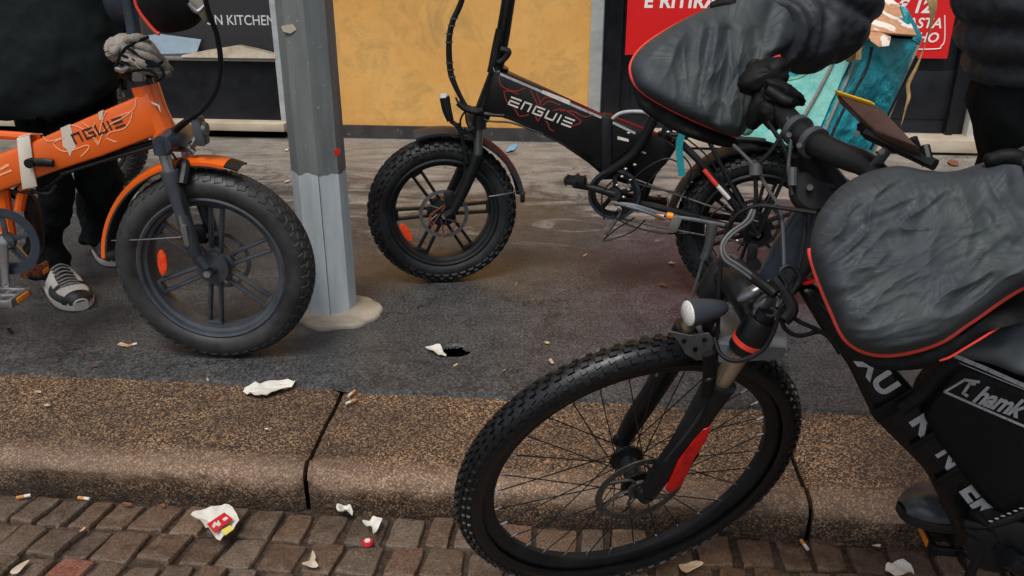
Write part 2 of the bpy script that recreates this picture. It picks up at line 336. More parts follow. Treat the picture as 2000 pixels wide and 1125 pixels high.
class MB:
    def __init__(s): s.v = []; s.f = []; s.col = None
    def add(s, vs, fs):
        k = len(s.v); s.v += [A(p, float) for p in vs]; s.f += [tuple(i + k for i in f) for f in fs]
    def grid(s, rows, cu=False, cv=False):
        """rows: list of equally long lists of points"""
        n, m = len(rows), len(rows[0]); vs = [p for r in rows for p in r]; fs = []
        for i in range(n if cv else n - 1):
            for j in range(m if cu else m - 1):
                a, b_ = i, (i + 1) % n; c, d = j, (j + 1) % m
                fs.append((a * m + c, a * m + d, b_ * m + d, b_ * m + c))
        s.add(vs, fs)
    def tube(s, P, r, seg=10, n=6, smooth=True, caps=True, closed=False, flat=None):
        """r: number or list per control point; flat = (normal, ratio): squash along normal"""
        P = [A(p, float) for p in P]
        rr = [r] * len(P) if isinstance(r, (int, float)) else list(r)
        if smooth and len(P) > 2 or closed:
            Q = spline([np.append(p, q) for p, q in zip(P, rr)], n, closed)
        else: Q = [np.append(p, q) for p, q in zip(P, rr)]
        C_ = [q[:3] for q in Q]; rr = [q[3] for q in Q]; N = len(C_)
        rows = []; prev = None
        for i in range(N):
            t = unit(C_[(i + 1) % N] - C_[i - 1]) if closed else unit(C_[min(i + 1, N - 1)] - C_[max(i - 1, 0)])
            if prev is None:
                a = A([0, 0, 1.]) if abs(t[2]) < .9 else A([1., 0, 0])
                u = unit(np.cross(t, a))
            else: u = unit(prev - t * (prev @ t))
            prev = u; w_ = np.cross(t, u); row = []
            for k in range(seg):
                an = 2 * math.pi * k / seg; o = (u * math.cos(an) + w_ * math.sin(an)) * rr[i]
                if flat is not None:
                    fn = unit(flat[0]); o = o - fn * (o @ fn) * (1 - flat[1])
                row.append(C_[i] + o)
            rows.append(row)
        k0 = len(s.v); s.grid(rows, cu=True, cv=closed)
        if caps and not closed:
            s.f.append(tuple(k0 + i for i in range(seg))[::-1]); s.f.append(tuple(k0 + (N - 1) * seg + i for i in range(seg)))
    def box(s, c, ax, sz, bev=0.0):
        """c centre, ax three unit axes, sz full sizes; chamfered when bev"""
        ax = [unit(a) for a in ax]; c = A(c, float); h = [q / 2 for q in sz]
        if not bev:
            vs = [c + ax[0] * h[0] * i + ax[1] * h[1] * j + ax[2] * h[2] * k for i in (-1, 1) for j in (-1, 1) for k in (-1, 1)]
            s.add(vs, [(0, 1, 3, 2), (4, 6, 7, 5), (0, 4, 5, 1), (2, 3, 7, 6), (0, 2, 6, 4), (1, 5, 7, 3)]); return
        bm = bmesh.new(); bmesh.ops.create_cube(bm, size=1)
        for v in bm.verts: v.co = Vector((v.co.x * sz[0], v.co.y * sz[1], v.co.z * sz[2]))
        bmesh.ops.bevel(bm, geom=bm.edges[:], offset=bev, segments=2, affect='EDGES', profile=.5)
        s.frombm(bm, lambda p: c + ax[0] * p[0] + ax[1] * p[1] + ax[2] * p[2])
    def frombm(s, bm, fn=lambda p: p):
        bm.verts.index_update(); s.add([fn(A(v.co)) for v in bm.verts], [tuple(v.index for v in f.verts) for f in bm.faces]); bm.free()
    def prism(s, pts, n, thick, bev=0.0, seg=2):
        """polygon (3-D, roughly planar) extruded +-thick/2 along n"""
        n = unit(n); bm = bmesh.new()
        a = [bm.verts.new(Vector(A(p) + n * thick / 2)) for p in pts]; b_ = [bm.verts.new(Vector(A(p) - n * thick / 2)) for p in pts]
        L = len(pts); bm.faces.new(a); bm.faces.new(b_[::-1])
        for i in range(L): bm.faces.new((a[i], b_[i], b_[(i + 1) % L], a[(i + 1) % L]))
        bmesh.ops.recalc_face_normals(bm, faces=bm.faces[:])
        if bev: bmesh.ops.bevel(bm, geom=bm.edges[:], offset=bev, segments=seg, affect='EDGES', profile=.5)
        bmesh.ops.triangulate(bm, faces=[f for f in bm.faces if len(f.verts) > 4])
        s.frombm(bm)
    def ell(s, c, ax, rad, nu=14, nv=8, fn=None):
        ax = [unit(a) for a in ax]; rows = []
        for i in range(nv + 1):
            ph = math.pi * (i / nv - .5) * .998
            rows.append([A(c) + ax[0] * rad[0] * math.cos(ph) * math.cos(2 * math.pi * j / nu) + ax[1] * rad[1] * math.cos(ph) * math.sin(2 * math.pi * j / nu) + ax[2] * rad[2] * math.sin(ph) for j in range(nu)])
        s.grid(rows, cu=True)
    def lathe(s, c, h, u, n, prof, seg=96, a0=0.0, a1=2 * math.pi, closed_prof=True):
        full = abs(a1 - a0 - 2 * math.pi) < 1e-6; N = seg if full else seg + 1; rows = []
        for i in range(N):
            th = a0 + (a1 - a0) * i / seg; d = h * math.cos(th) + u * math.sin(th)
            rows.append([A(c) + d * r + n * w_ for r, w_ in prof])
        k0 = len(s.v); s.grid(rows, cu=closed_prof, cv=full)
        if closed_prof and not full:
            m = len(prof); s.f.append(tuple(range(k0, k0 + m))[::-1]); s.f.append(tuple(range(k0 + (N - 1) * m, k0 + N * m)))
    def disc(s, c, n, r, th, seg=20, r2=None):
        s.tube([A(c) - unit(n) * th / 2, A(c) + unit(n) * th / 2], [r, r2 or r], seg, smooth=False)
    def pieces(s):
        par = list(range(len(s.v)))
        def fd(a):
            while par[a] != a: par[a] = par[par[a]]; a = par[a]
            return a
        for f in s.f:
            r = fd(f[0])
            for i in f[1:]: par[fd(i)] = r
        G = {}
        for f in s.f: G.setdefault(fd(f[0]), []).append(f)
        out = []
        for F_ in G.values():
            ids = sorted({i for f in F_ for i in f}); mp = {i: k for k, i in enumerate(ids)}; m = MB(); m.v = [s.v[i] for i in ids]; m.f = [tuple(mp[i] for i in f) for f in F_]; out.append(m)
        return out
    def build(s, name, mat, parent=None, smooth=35, kind=None, fix=True):
        if name in EACH:
            P = s.pieces()
            if len(P) > 1:
                for m in P[1:]: m._build(name, mat, parent, smooth, kind, fix)
                return P[0]._build(name, mat, parent, smooth, kind, fix)
        return s._build(name, mat, parent, smooth, kind, fix)
    def _build(s, name, mat, parent=None, smooth=35, kind=None, fix=True):
        me = bpy.data.meshes.new(name)
        b0 = A([0., 0, 0])
        if parent is not None: b0 = BASE[parent.name]
        V = [tuple(p - b0) for p in s.v]; me.from_pydata(V, [], s.f); me.update()
        if fix:
            bm = bmesh.new(); bm.from_mesh(me); bmesh.ops.recalc_face_normals(bm, faces=bm.faces[:]); bm.to_mesh(me); bm.free()
        me.materials.append(M[mat] if isinstance(mat, str) else mat)
        if smooth:
            me.polygons.foreach_set('use_smooth', [True] * len(me.polygons))
            me.set_sharp_from_angle(angle=R(smooth))
        o = bpy.data.objects.new(name, me); col.objects.link(o); o.parent = parent; reg(o, b0)
        if kind: o['kind'] = kind
        return o
def solo(mb, name, label, cat, mat, group=None, smooth=35, loc=None):
    """a thing that is one mesh, its origin at its own foot"""
    P = A(mb.v); o0 = A(loc) if loc is not None else A([P[:, 0].mean(), P[:, 1].mean(), P[:, 2].min()])
    e = mb.build(name, mat, None, smooth)
    e.data.transform(Matrix.Translation(Vector(-o0))); e.location = o0; reg(e, o0)
    return tag(e, label, cat, group)
def remesh(o, vox=.01, sm=4, disp=None):
    m = o.modifiers.new('r', 'REMESH'); m.mode = 'VOXEL'; m.voxel_size = vox; m.use_smooth_shade = True
    if sm: k = o.modifiers.new('s', 'SMOOTH'); k.iterations = sm; k.factor = .5
    if disp:
        t = bpy.data.textures.new('cloth_folds', 'CLOUDS'); t.noise_scale = disp[1]; t.noise_depth = 2
        k = o.modifiers.new('d', 'DISPLACE'); k.texture = t; k.strength = disp[0]; k.mid_level = .5; k.texture_coords = 'LOCAL'
def vert_basis(yaw, lean=0.0):
    h = A([math.cos(yaw), math.sin(yaw), 0]); n0 = A([math.sin(yaw), -math.cos(yaw), 0]); z = A([0, 0, 1.])
    return h, z * math.cos(lean) - n0 * math.sin(lean), n0 * math.cos(lean) + z * math.sin(lean)
# lettering: strokes drawn as flat ribbons a hair proud of their surface, in a frame (o, x, y)
def strokes(mb, lines, o, X, Y, n, wd, th=.0006):
    n = unit(n)
    for L in lines:
        P = [A(o) + X * p[0] + Y * p[1] for p in L]
        for a, b_ in zip(P[:-1], P[1:]):
            d = unit(b_ - a); sN = np.cross(n, d)
            mb.box((a + b_) / 2, (d, sN, n), (np.linalg.norm(b_ - a) + wd, wd, th))
def text_mesh(s, o, X, Y, n, height, bold=0.0, shear=0.0, space=1.0, align='LEFT'):
    """the built-in font turned into a mesh; X, Y unit directions; height = capital height"""
    cu = bpy.data.curves.new('lettering', 'FONT'); cu.body = s; cu.size = 1; cu.offset = bold; cu.shear = shear; cu.space_character = space; cu.align_x = align; cu.extrude = .004; cu.resolution_u = 4
    ob = bpy.data.objects.new('lettering', cu); me = bpy.data.meshes.new_from_object(ob)
    k = height / .70; mb = MB()
    mb.add([A(o) + X * v.co.x * k + Y * v.co.y * k + unit(n) * (v.co.z * k * .1) for v in me.vertices], [tuple(p.vertices) for p in me.polygons])
    bpy.data.objects.remove(ob); bpy.data.curves.remove(cu); bpy.data.meshes.remove(me); return mb
ENGWE = [ [[(.0, 0), (.8, 0)], [(.0, .5), (.75, .5)], [(.0, 1), (.8, 1)], [(0, 0), (0, .5)]],
          [[(1.15, 0), (1.15, 1), (1.75, 1), (1.75, 0)]],
          [[(2.9, 1), (2.15, 1), (2.15, 0), (2.9, 0), (2.9, .5), (2.5, .5)]],
          [[(3.25, 1), (3.25, 0), (3.95, 0), (3.95, 1)], [(4.35, 1), (4.35, 0)]],
          [[(4.75, 0), (5.5, 0)], [(4.75, .5), (5.45, .5)], [(4.75, 1), (5.5, 1)]] ]
# ================================================================ SETTING
mb = MB(); mb.add([(-60, -60, -.16), (60, -60, -.16), (60, 60, -.16), (-60, 60, -.16)], [(0, 1, 2, 3)])
mb.build('ground', 'joint_soil', smooth=0, kind='structure')
# road: bed and rows of small setts
KF, KB_ = 1.478, 1.862
mb = MB(); mb.add([street(-12, -6, -.112), street(12, -6, -.112), street(12, KF + .05, -.112), street(-12, KF + .05, -.112)], [(0, 1, 2, 3)])
mb.build('road_bed', 'joint_soil', smooth=0, kind='structure')
def nz(x, y, s=1.0, k=0.0): return noise.noise(Vector((x * s, y * s, k)))
mb = MB(); tones = []
TONES = [(88, 72, 58), (98, 82, 68), (76, 62, 50), (108, 84, 64), (92, 70, 52), (100, 86, 74), (84, 64, 48)]
for r in range(15):
    s = -2.7 + rnd.random() * .1
    while s < 2.9:
        wd = rnd.uniform(.058, .090); dd = .088
        d1 = KF - .001 - r * .0955; sh = max(-.014, min(0, (s + .2) * .02))
        bow = .012 * math.sin(s * 1.3 + r * .4) + .004 * rnd.uniform(-1, 1)
        c = [(s + rnd.uniform(0, .006) + sh, d1 - dd), (s + wd - .008 + rnd.uniform(-.004, .002) + sh, d1 - dd), (s + wd - .008 + rnd.uniform(-.004, .002), d1), (s + rnd.uniform(0, .006), d1)]
        c = [(a + rnd.uniform(-.004, .004), b_ + bow + rnd.uniform(-.005, .004)) for a, b_ in c]
        P = []
        for i in range(4):
            p0, p1, p2 = A(c[i - 1]), A(c[i]), A(c[(i + 1) % 4])
            a, b_ = p1 + (p0 - p1) * .10, p1 + (p2 - p1) * .10
            P += [a, p1 * .62 + (a + b_) * .19, b_, p1 * .7 + p2 * .3 + A([rnd.uniform(-.002, .002), rnd.uniform(-.002, .002)]), p1 * .3 + p2 * .7 + A([rnd.uniform(-.002, .002), rnd.uniform(-.002, .002)])]
        cc = sum(P) / len(P); zt = -.100 + rnd.uniform(-.004, .004); tx, ty = rnd.uniform(-.05, .05), rnd.uniform(-.05, .05)
        rows = []
        for ins, dz in ((0.0, -.03), (0.0, -.008), (.025, -.003), (.07, -.0006), (.2, .0), (.4, .0006), (.65, .0012), (.9, .0014)):
            rows.append([street(*(cc + (p - cc) * (1 - ins)), zt + dz + (p - cc)[0] * tx * (1 - ins) + (p - cc)[1] * ty * (1 - ins) + .0035 * nz((p[0] - cc[0]) * (1 - ins) + cc[0], (p[1] - cc[1]) * (1 - ins) + cc[1], 38)) for p in P])
        k0 = len(mb.f); mb.grid(rows, cu=True); m = len(P); mb.f.append(tuple(len(mb.v) - m + i for i in range(m)))
        t = rnd.choice(TONES)
        if rnd.random() < .07: t = (116, 84, 66)
        if rnd.random() < .025: t = (124, 68, 52)
        if s > .1: t = (t[0] * .92, t[1] * .82, t[2] * .72)
        g = rnd.uniform(.82, 1.12); tones += [tuple(lin([q * g for q in t])) + (1,)] * (len(mb.f) - k0)
        s += wd
road = mb.build('road', 'cobble', smooth=40, kind='structure')
at_ = road.data.color_attributes.new('tone', 'FLOAT_COLOR', 'CORNER')
cols = []
for p in road.data.polygons: cols += list(tones[p.index]) * p.loop_total
at_.data.foreach_set('color', cols)
# kerb: three worn granite stones with a rounded nose
JO = [-9.0, -.60, .47, 9.0]
prof = []
for a in np.linspace(0, 90, 9): prof.append((KF + .042 - .042 * math.sin(R(a)), -.008 - .036 + .036 * math.cos(R(a))))
prof = [(KB_ + .03, -.008), (KB_ - .1, -.007), (KF + .22, -.007), (KF + .12, -.0075), (KF + .07, -.0077)] + prof + [(KF + .002, -.095), (KF + .006, -.14)]
for j in range(3):
    s0, s1 = JO[j] + (.005 if j else 0), JO[j + 1] - (.005 if j < 2 else 0)
    N = int(min(s1, 3) * 90 - max(s0, -3) * 90); S = list(np.linspace(max(s0, -3), min(s1, 3), max(N, 8)))
    if s0 < -3: S = [s0] + S
    if s1 > 3: S = S + [s1]
    rows = []
    for s in S:
        e = min(s - s0, s1 - s); ed = max(0, 1 - e / .03)
        r = []
        for k, (d, z) in enumerate(prof):
            skew = -.05 * (d - KF) if j < 2 and abs(s - JO[1]) < .4 else 0
            chip = .010 * ed ** 2 + (.012 * max(0, nz(s, 3, 14)) * ed)
            sk = 0
            if e < .25: sk = ((d - KF) * -.055 if abs(s - JO[1]) < .3 else 0.0 if abs(s - JO[2]) < .3 else 0) + .006 * nz(d, 1, 16, j * 0)
            front = 1 if k > 4 else 0
            r.append(street(s + sk, d + front * (.009 * nz(s, z * 4, 7) + .006 * nz(s, z * 3, 26) + .002 * nz(s, z * 8, 70) + chip), z - chip * (1 - front) + .004 * nz(s, d, 6) + .0022 * nz(s, d, 28)))
        rows.append(r)
    mb = MB(); mb.grid(rows)
    for rr_ in (rows[0], rows[-1]):
        k0 = len(mb.v); q = rr_ + [street(*sd_of(rr_[0]), -.14)]; mb.add(q, [tuple(range(len(q)))])
    mb.build('kerb', 'granite', smooth=50, kind='structure')
mb = MB()
for s in JO[1:3]: mb.box(street(s, KF + .24, -.085), (TX, TY, (0, 0, 1)), (.03, .44, .09))
mb.build('kerb_joint', 'void_black', smooth=0, kind='structure')
# pavement sheet with its ragged front edge and the small pothole
HO = A(sd_of(onz(889, 684)))
def axis(lo, hi, st, c, w, fine, far_lo, far_hi):
    L = []; x = lo
    while x < hi:
        L.append(x); x += fine if abs(x - c) < w else st
    return list(np.linspace(far_lo, lo, 10)[:-1]) + L + list(np.linspace(hi, far_hi, 10))
SX = axis(-3.2, 3.4, .014, HO[0], .085, .0035, -16, 18); SY = axis(1.86, 4.8, .014, HO[1], .06, .0035, 1.86, 8)[9:]
SY = [1.846, 1.85] + SY
rows = []
for i, d in enumerate(SY):
    r = []
    for s in SX:
        z = .0025 * nz(s, d, 2.1) + .0016 * nz(s, d, 9) + .0008 * nz(s, d, 34)
        dd = d
        if i < 14:
            rag = .012 * nz(s, 0, 5) + .007 * nz(s, 0, 24) + .004 * nz(s, 0, 70) + .010 * nz(s, 0, 1.3)
            dd = d + rag * (1 - i / 14)
            z += .003
            if i == 0: z = -.009
        e = math.hypot((s - HO[0]) / .043, (dd - HO[1]) / .034) + .16 * nz(s, d, 50)
        if e < 1.3: z -= .012 * (1 - min(1, max(0, (e - .98) / .14)))
        r.append(street(s, dd, z))
    rows.append(r)
mb = MB(); mb.grid(rows)
def hole(p):
    s, d = sd_of(p); return math.hypot((s - HO[0]) / .043, (d - HO[1]) / .034) + .16 * nz(s, d, 50) < 1.05
HM = {i for i, p in enumerate(mb.v) if abs(sd_of(p)[0] - HO[0]) < .08 and hole(p)}
mb.f = [f for f in mb.f if not all(i in HM for i in f)]
mb.build('pavement', 'asphalt', smooth=60, kind='structure')
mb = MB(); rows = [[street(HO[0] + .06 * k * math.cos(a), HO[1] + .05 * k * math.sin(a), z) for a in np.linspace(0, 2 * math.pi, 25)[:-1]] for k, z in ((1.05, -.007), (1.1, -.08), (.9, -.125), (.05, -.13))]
mb.grid(rows, cu=True); mb.build('cavity_shade', 'void_black', smooth=60, kind='structure')  # cup under the pothole, coloured dead black to stand in for shade

# ================================================================ BUILDING
WD = 4.78
PW = Plane(street(0, WD), -TY)
def wz(x, y, off=0): return PW(x, y, off)[2]
def ws(x, y, off=0): return sd_of(PW(x, y, off))[0]
def wbox(mb, s0, s1, z0, z1, d0, d1, bev=0.0): mb.box(street((s0 + s1) / 2, WD - (d0 + d1) / 2, (z0 + z1) / 2), (TX, TY, (0, 0, 1)), (s1 - s0, d1 - d0, z1 - z0), bev)
sL, sR = ws(548, 120), ws(1152, 120)             # the yellow pier between two shop fronts
bld = thing('building', 'yellow stuccoed building front with grey edge strips along the pavement', 'building', street(0, WD))
mb = MB(); wbox(mb, sL, sR, .075, 4.2, -.3, 0); mb.build('wall', 'stucco', bld, smooth=0)
mb = MB(); wbox(mb, -9, 9, 2.6, 6.5, -.35, -.05); mb.build('upper_wall', 'stucco', bld, smooth=0)
mb = MB(); wbox(mb, sL, sR + .02, -.02, .073, -.1, .012); mb.build('base_band', 'base_band', bld, smooth=0)
mb = MB(); a, b_ = ws(1152, 100), ws(1176, 100); wbox(mb, a, b_, .02, 2.6, -.2, .022, .003); mb.build('edge_strip', 'grey_strip', bld)
mb = MB(); a, b_ = ws(541, 120), ws(554, 120); wbox(mb, a, b_, .03, 2.6, -.2, .03, .003); mb.build('edge_strip', 'white_frame', bld)
mb = MB(); j0 = ws(1888, 240); wbox(mb, j0, j0 + .5, .03, 2.6, -.2, .03, .004); mb.build('door_jamb', 'white_jamb', bld)
# left sill and right step
mb = MB(); sl_ = ws(566, 250); wbox(mb, -6, sl_, .045, .092, -.05, .095, .004); mb.build('sill', 'sill_stone', bld)
mb = MB(); wbox(mb, -6, sl_ - .02, -.02, .043, -.05, .035); mb.build('sill_shadow', 'void_black', bld, smooth=0)  # black box painted as the shadow beneath the sill
mb = MB(); s0 = ws(1178, 240); wbox(mb, s0, j0 + .1, .014, .082, -.05, .13, .005); mb.build('step', 'sill_stone', bld)
mb = MB(); wbox(mb, s0 + .02, j0 + .1, -.02, .013, -.05, .08); mb.build('step_shadow', 'void_black', bld, smooth=0)  # black base standing in for the shadow below the step
# left shop front
sE = ws(541, 100) - .003
shop = thing('shop_front', 'dark grey shop front reading KITCHEN above a black base panel, left of the pole', 'shop front', street(sE - 1, WD))
zl = wz(450, 112)
mb = MB(); wbox(mb, -6, sE, zl + .02, 2.6, -.10, -.06); mb.build('sign_panel', 'shop_grey', shop, smooth=0)
mb = MB(); wbox(mb, -6, sE, zl - .018, zl, -.10, .03, .003); mb.build('ledge', 'ledge_grey', shop)
mb = MB(); wbox(mb, -6, sE, .092, zl - .02, -.10, -.005); 
mb.build('base_panel', 'shop_black', shop, smooth=0)
PS = Plane(street(0, WD + .06 - .002), -TY)
o = PS(401, 48); h_ = .054
t = text_mesh('ON KITCHEN', o, TX * .88, A([0, 0, 1.]), -TY, h_, bold=.006, space=1.0); t.build('lettering', 'sign_letter', shop, smooth=0)
# right shop door
s1 = ws(1177, 100) + .003
door = thing('shop_door', 'black panelled shop door standing behind the red poster', 'door', street(s1 + 1, WD))
mb = MB(); wbox(mb, s1, s1 + .10, .083, 2.6, -.1, .0, .004); mb.build('door_frame', 'shop_black', door)
mb = MB(); q = ws(1868, 200); wbox(mb, q - .025, q + .012, .083, 2.6, -.1, -.0, .004); wbox(mb, q + .016, j0 - .002, .083, 2.6, -.1, -.03, .003); mb.build('door_frame', 'shop_black', door)
mb = MB(); wbox(mb, s1 + .10, q - .026, .083, 2.6, -.1, -.05)
for k in range(3):
    a = s1 + .16 + k * .66; wbox(mb, a, a + .58, .16, .42, -.055, -.042, .006)
mb.build('door_panel', 'shop_black', door)
# red poster
PP = Plane(street(0, WD - .004), -TY)
zp = PP(1222, 107)[2]; ps0 = sd_of(PP(1223, 60))[0]; ps1 = sd_of(PP(1860, 60))[0]
pos = thing('poster', 'big red poster with white lettering and prices on the shop door', 'poster', street(ps0, WD - .004, zp))
mb = MB(); wbox(mb, ps0, ps1, zp, zp + 1.1, -.002, .004); mb.build('sheet', 'red_poster', pos, smooth=0)
o = PP(1257, 14, .001); t = text_mesh('E RITIRA O', o, TX, A([0, 0, 1.]), -TY, .066, bold=.034, shear=.06, space=1.08); t.build('lettering', 'poster_white', pos, smooth=0)
o = PP(1748, 24, .001); t = text_mesh('\u20ac 12,', o, TX, A([0, 0, 1.]), -TY, .062, bold=.034, shear=.15, space=1.02); t.build('lettering', 'poster_white', pos, smooth=0)
o = PP(1756, 54, .001); t = text_mesh('PASTA', o, TX, A([0, 0, 1.]), -TY, .05, bold=.018, shear=.15, space=1.02); t.build('lettering', 'poster_white', pos, smooth=0)
o = PP(1790, 82, .001); t = text_mesh('HO', o, TX, A([0, 0, 1.]), -TY, .048, bold=.018, shear=.15); t.build('lettering', 'poster_white', pos, smooth=0)
mb = MB(); P = PP.pts([(1700, 96), (1822, 96), (1838, 90), (1845, 76), (1845, 30)], .002); mb.tube(P, .003, 6, 5); mb.build('outline', 'poster_white', pos)
# things on the left ledge
mb = MB(); PQ = Plane(street(0, WD + .03), -TY); P = PQ.pts([(268, 72), (310, 66), (393, 77), (384, 103), (330, 105), (272, 104)]); mb.prism(P, -TY, .002)
solo(mb, 'paper_sheet', 'pale blue grey paper sheet propped on the shop ledge', 'paper', 'paper_blue')
mb = MB(); zz = zl + .001
PQ = Plane(street(0, WD - .03), -TY); L = [(355, 108), (400, 99), (463, 89), (500, 97), (538, 107)]
top = PQ.pts(L); rows = [[p + TY * .05 - A([0, 0, 1]) * 0 for p in top], top, [A([p[0], p[1], zz]) - TY * .006 for p in top]]
mb.grid(rows); k = [[p + TY * .003 for p in r] for r in rows]; mb.grid(k)
solo(mb, 'cardboard_sheet', 'flattened beige cardboard sheet lying bent on the shop ledge', 'cardboard', 'card_beige')

# ================================================================ LAMP POLE
pc = onz(647, 606); 
POLE_Z = Plane(pc + A([0, -.075, 0]), (0, -1, 0))(625, 344)[2]
M['pole'] = pole_mat()
pole = thing('street_pole', 'tall grey steel pole with a pale blue painted foot in a concrete collar', 'pole', pc)
mb = MB(); rows = []
zs = list(np.linspace(-.02, 1.6, 40)) + [2.5, 4.5]
for z in zs:
    r0 = .0795 - .0035 * z + .0007 * nz(0, z, 9); row = []
    for k in range(48):
        a = 2 * math.pi * (k + .5) / 48; seg = math.pi / 4; am = (a + R(34)) % seg - seg / 2
        rr = r0 * (1.0 + .9 * (math.cos(seg / 2) / math.cos(am) - 1)) 
        row.append(pc + A([math.cos(a) * rr, math.sin(a) * rr, z]))
    rows.append(row)
mb.grid(rows, cu=True); mb.build('shaft', 'pole', pole, smooth=25)
mb = MB(); a = R(-79); P = [pc + A([math.cos(a) * (.0805 - .0035 * z + .001), math.sin(a) * (.0805 - .0035 * z + .001), z]) for z in (.0, .2, .45)]
mb.tube(P, .0009, 6, 4); mb.build('weld_seam', 'pole_seam', pole)
cc = onz(662, 612); mb = MB(); rows = []
for k, (f, z) in enumerate(((.2, .020), (.5, .018), (.7, .016), (.85, .0145), (.95, .013), (.985, .010), (1.0, .004), (1.003, -.006))):
    rows.append([cc + A([math.cos(a) * .131 * f * (1 + .10 * nz(math.cos(a), math.sin(a), 2.2) + .03 * nz(math.cos(a), math.sin(a), 8)), math.sin(a) * .125 * f * (1 + .10 * nz(math.cos(a), math.sin(a), 2.2) + .03 * nz(math.cos(a), math.sin(a), 8)), z + .002 * nz(math.cos(a) * f, math.sin(a) * f, 5)]) for a in np.linspace(0, 2 * math.pi, 64)[:-1]])
mb.grid(rows, cu=True); mb.build('concrete_collar', 'concrete', pole, smooth=60)
mb = MB(); q = Plane(pc + A([0, -.078, 0]), (0, -1, 0)); P = [q(653, 293), q(662, 291), q(664, 300), q(656, 306)]; mb.prism([p + A([0, .004 , 0]) for p in P], (0, 1, 0), .012); mb.build('sticker', 'red_paint', pole)
mb = MB(); P = [q(*p) for p in [(548, 52), (570, 48), (578, 58), (566, 66), (552, 62)]]; mb.prism([p + A([0, .012, 0]) for p in P], (0, 1, 0), .012); mb.build('tape_residue', 'card_beige', pole)

# ================================================================ WHEELS
def sub(name, parent):
    o = bpy.data.objects.new(name, None); col.objects.link(o); o.parent = parent; o.empty_display_size = .05; reg(o, BASE[parent.name]); return o
def tyre_mesh(c, h, u, n, Rc, a, b_, phmax, tread, seg=144):
    mb = MB(); prof = []
    for k in range(19):
        ph = R(-phmax + 2 * phmax * k / 18); prof.append((Rc + a * math.cos(ph), b_ * math.sin(ph)))
    prof += [(Rc + a * math.cos(R(phmax)) + .006, b_ * math.sin(R(phmax)) * .8), (Rc + a * math.cos(R(phmax)) + .006, -b_ * math.sin(R(phmax)) * .8)]
    mb.lathe(c, h, u, n, prof, seg)
    for rN, ph, lt, lw, ht, off, yawk in tread:
        ph = R(ph)
        for i in range(rN):
            th = 2 * math.pi * (i + off) / rN
            er = h * math.cos(th) + u * math.sin(th); et = -h * math.sin(th) + u * math.cos(th)
            pos = c + er * (Rc + a * math.cos(ph)) + n * b_ * math.sin(ph)
            nn = unit(er * math.cos(ph) / a + n * math.sin(ph) / b_); sw = unit(np.cross(nn, et))
            cy, sy = math.cos(R(yawk)), math.sin(R(yawk)); e1 = et * cy + sw * sy; e2 = sw * cy - et * sy
            # tapered block
            vs = []
            for z, k in ((-.002, 1.12), (ht, .86)):
                for q1, q2 in ((-1, -1), (1, -1), (1, 1), (-1, 1)): vs.append(pos + nn * z + e1 * lt / 2 * q1 * k + e2 * lw / 2 * q2 * k)
            mb.add(vs, [(4, 5, 6, 7), (0, 1, 5, 4), (1, 2, 6, 5), (2, 3, 7, 6), (3, 0, 4, 7)])
    return mb
KNOB_FAT = [(46, 0, .016, .014, .006, 0, 0), (46, 26, .017, .013, .006, .5, 12), (46, -26, .017, .013, .006, .5, -12), (46, 50, .016, .014, .006, 0, -8), (46, -50, .016, .014, .006, 0, 8), (46, 70, .019, .011, .005, .5, 0), (46, -70, .019, .011, .005, .5, 0)]
KNOB_WORN = [(60, 0, .017, .028, .0012, 0, 20), (60, 28, .018, .018, .0012, .5, -25), (60, -28, .018, .018, .0012, .5, 25), (52, 50, .020, .015, .0014, .25, 14), (52, -50, .020, .015, .0014, .25, -14)]
KNOB_MTB = [(86, -10, .012, .0075, .0036, 0, 0), (86, 10, .012, .0075, .0036, .3, 0), (86, 30, .010, .007, .0036, .5, 15), (86, -30, .010, .007, .0036, .75, -15), (86, 49, .010, .0065, .0036, .1, 0), (86, -49, .010, .0065, .0036, .6, 0), (78, 68, .012, .006, .0038, 0, 0), (78, -68, .012, .006, .0038, .5, 0)]
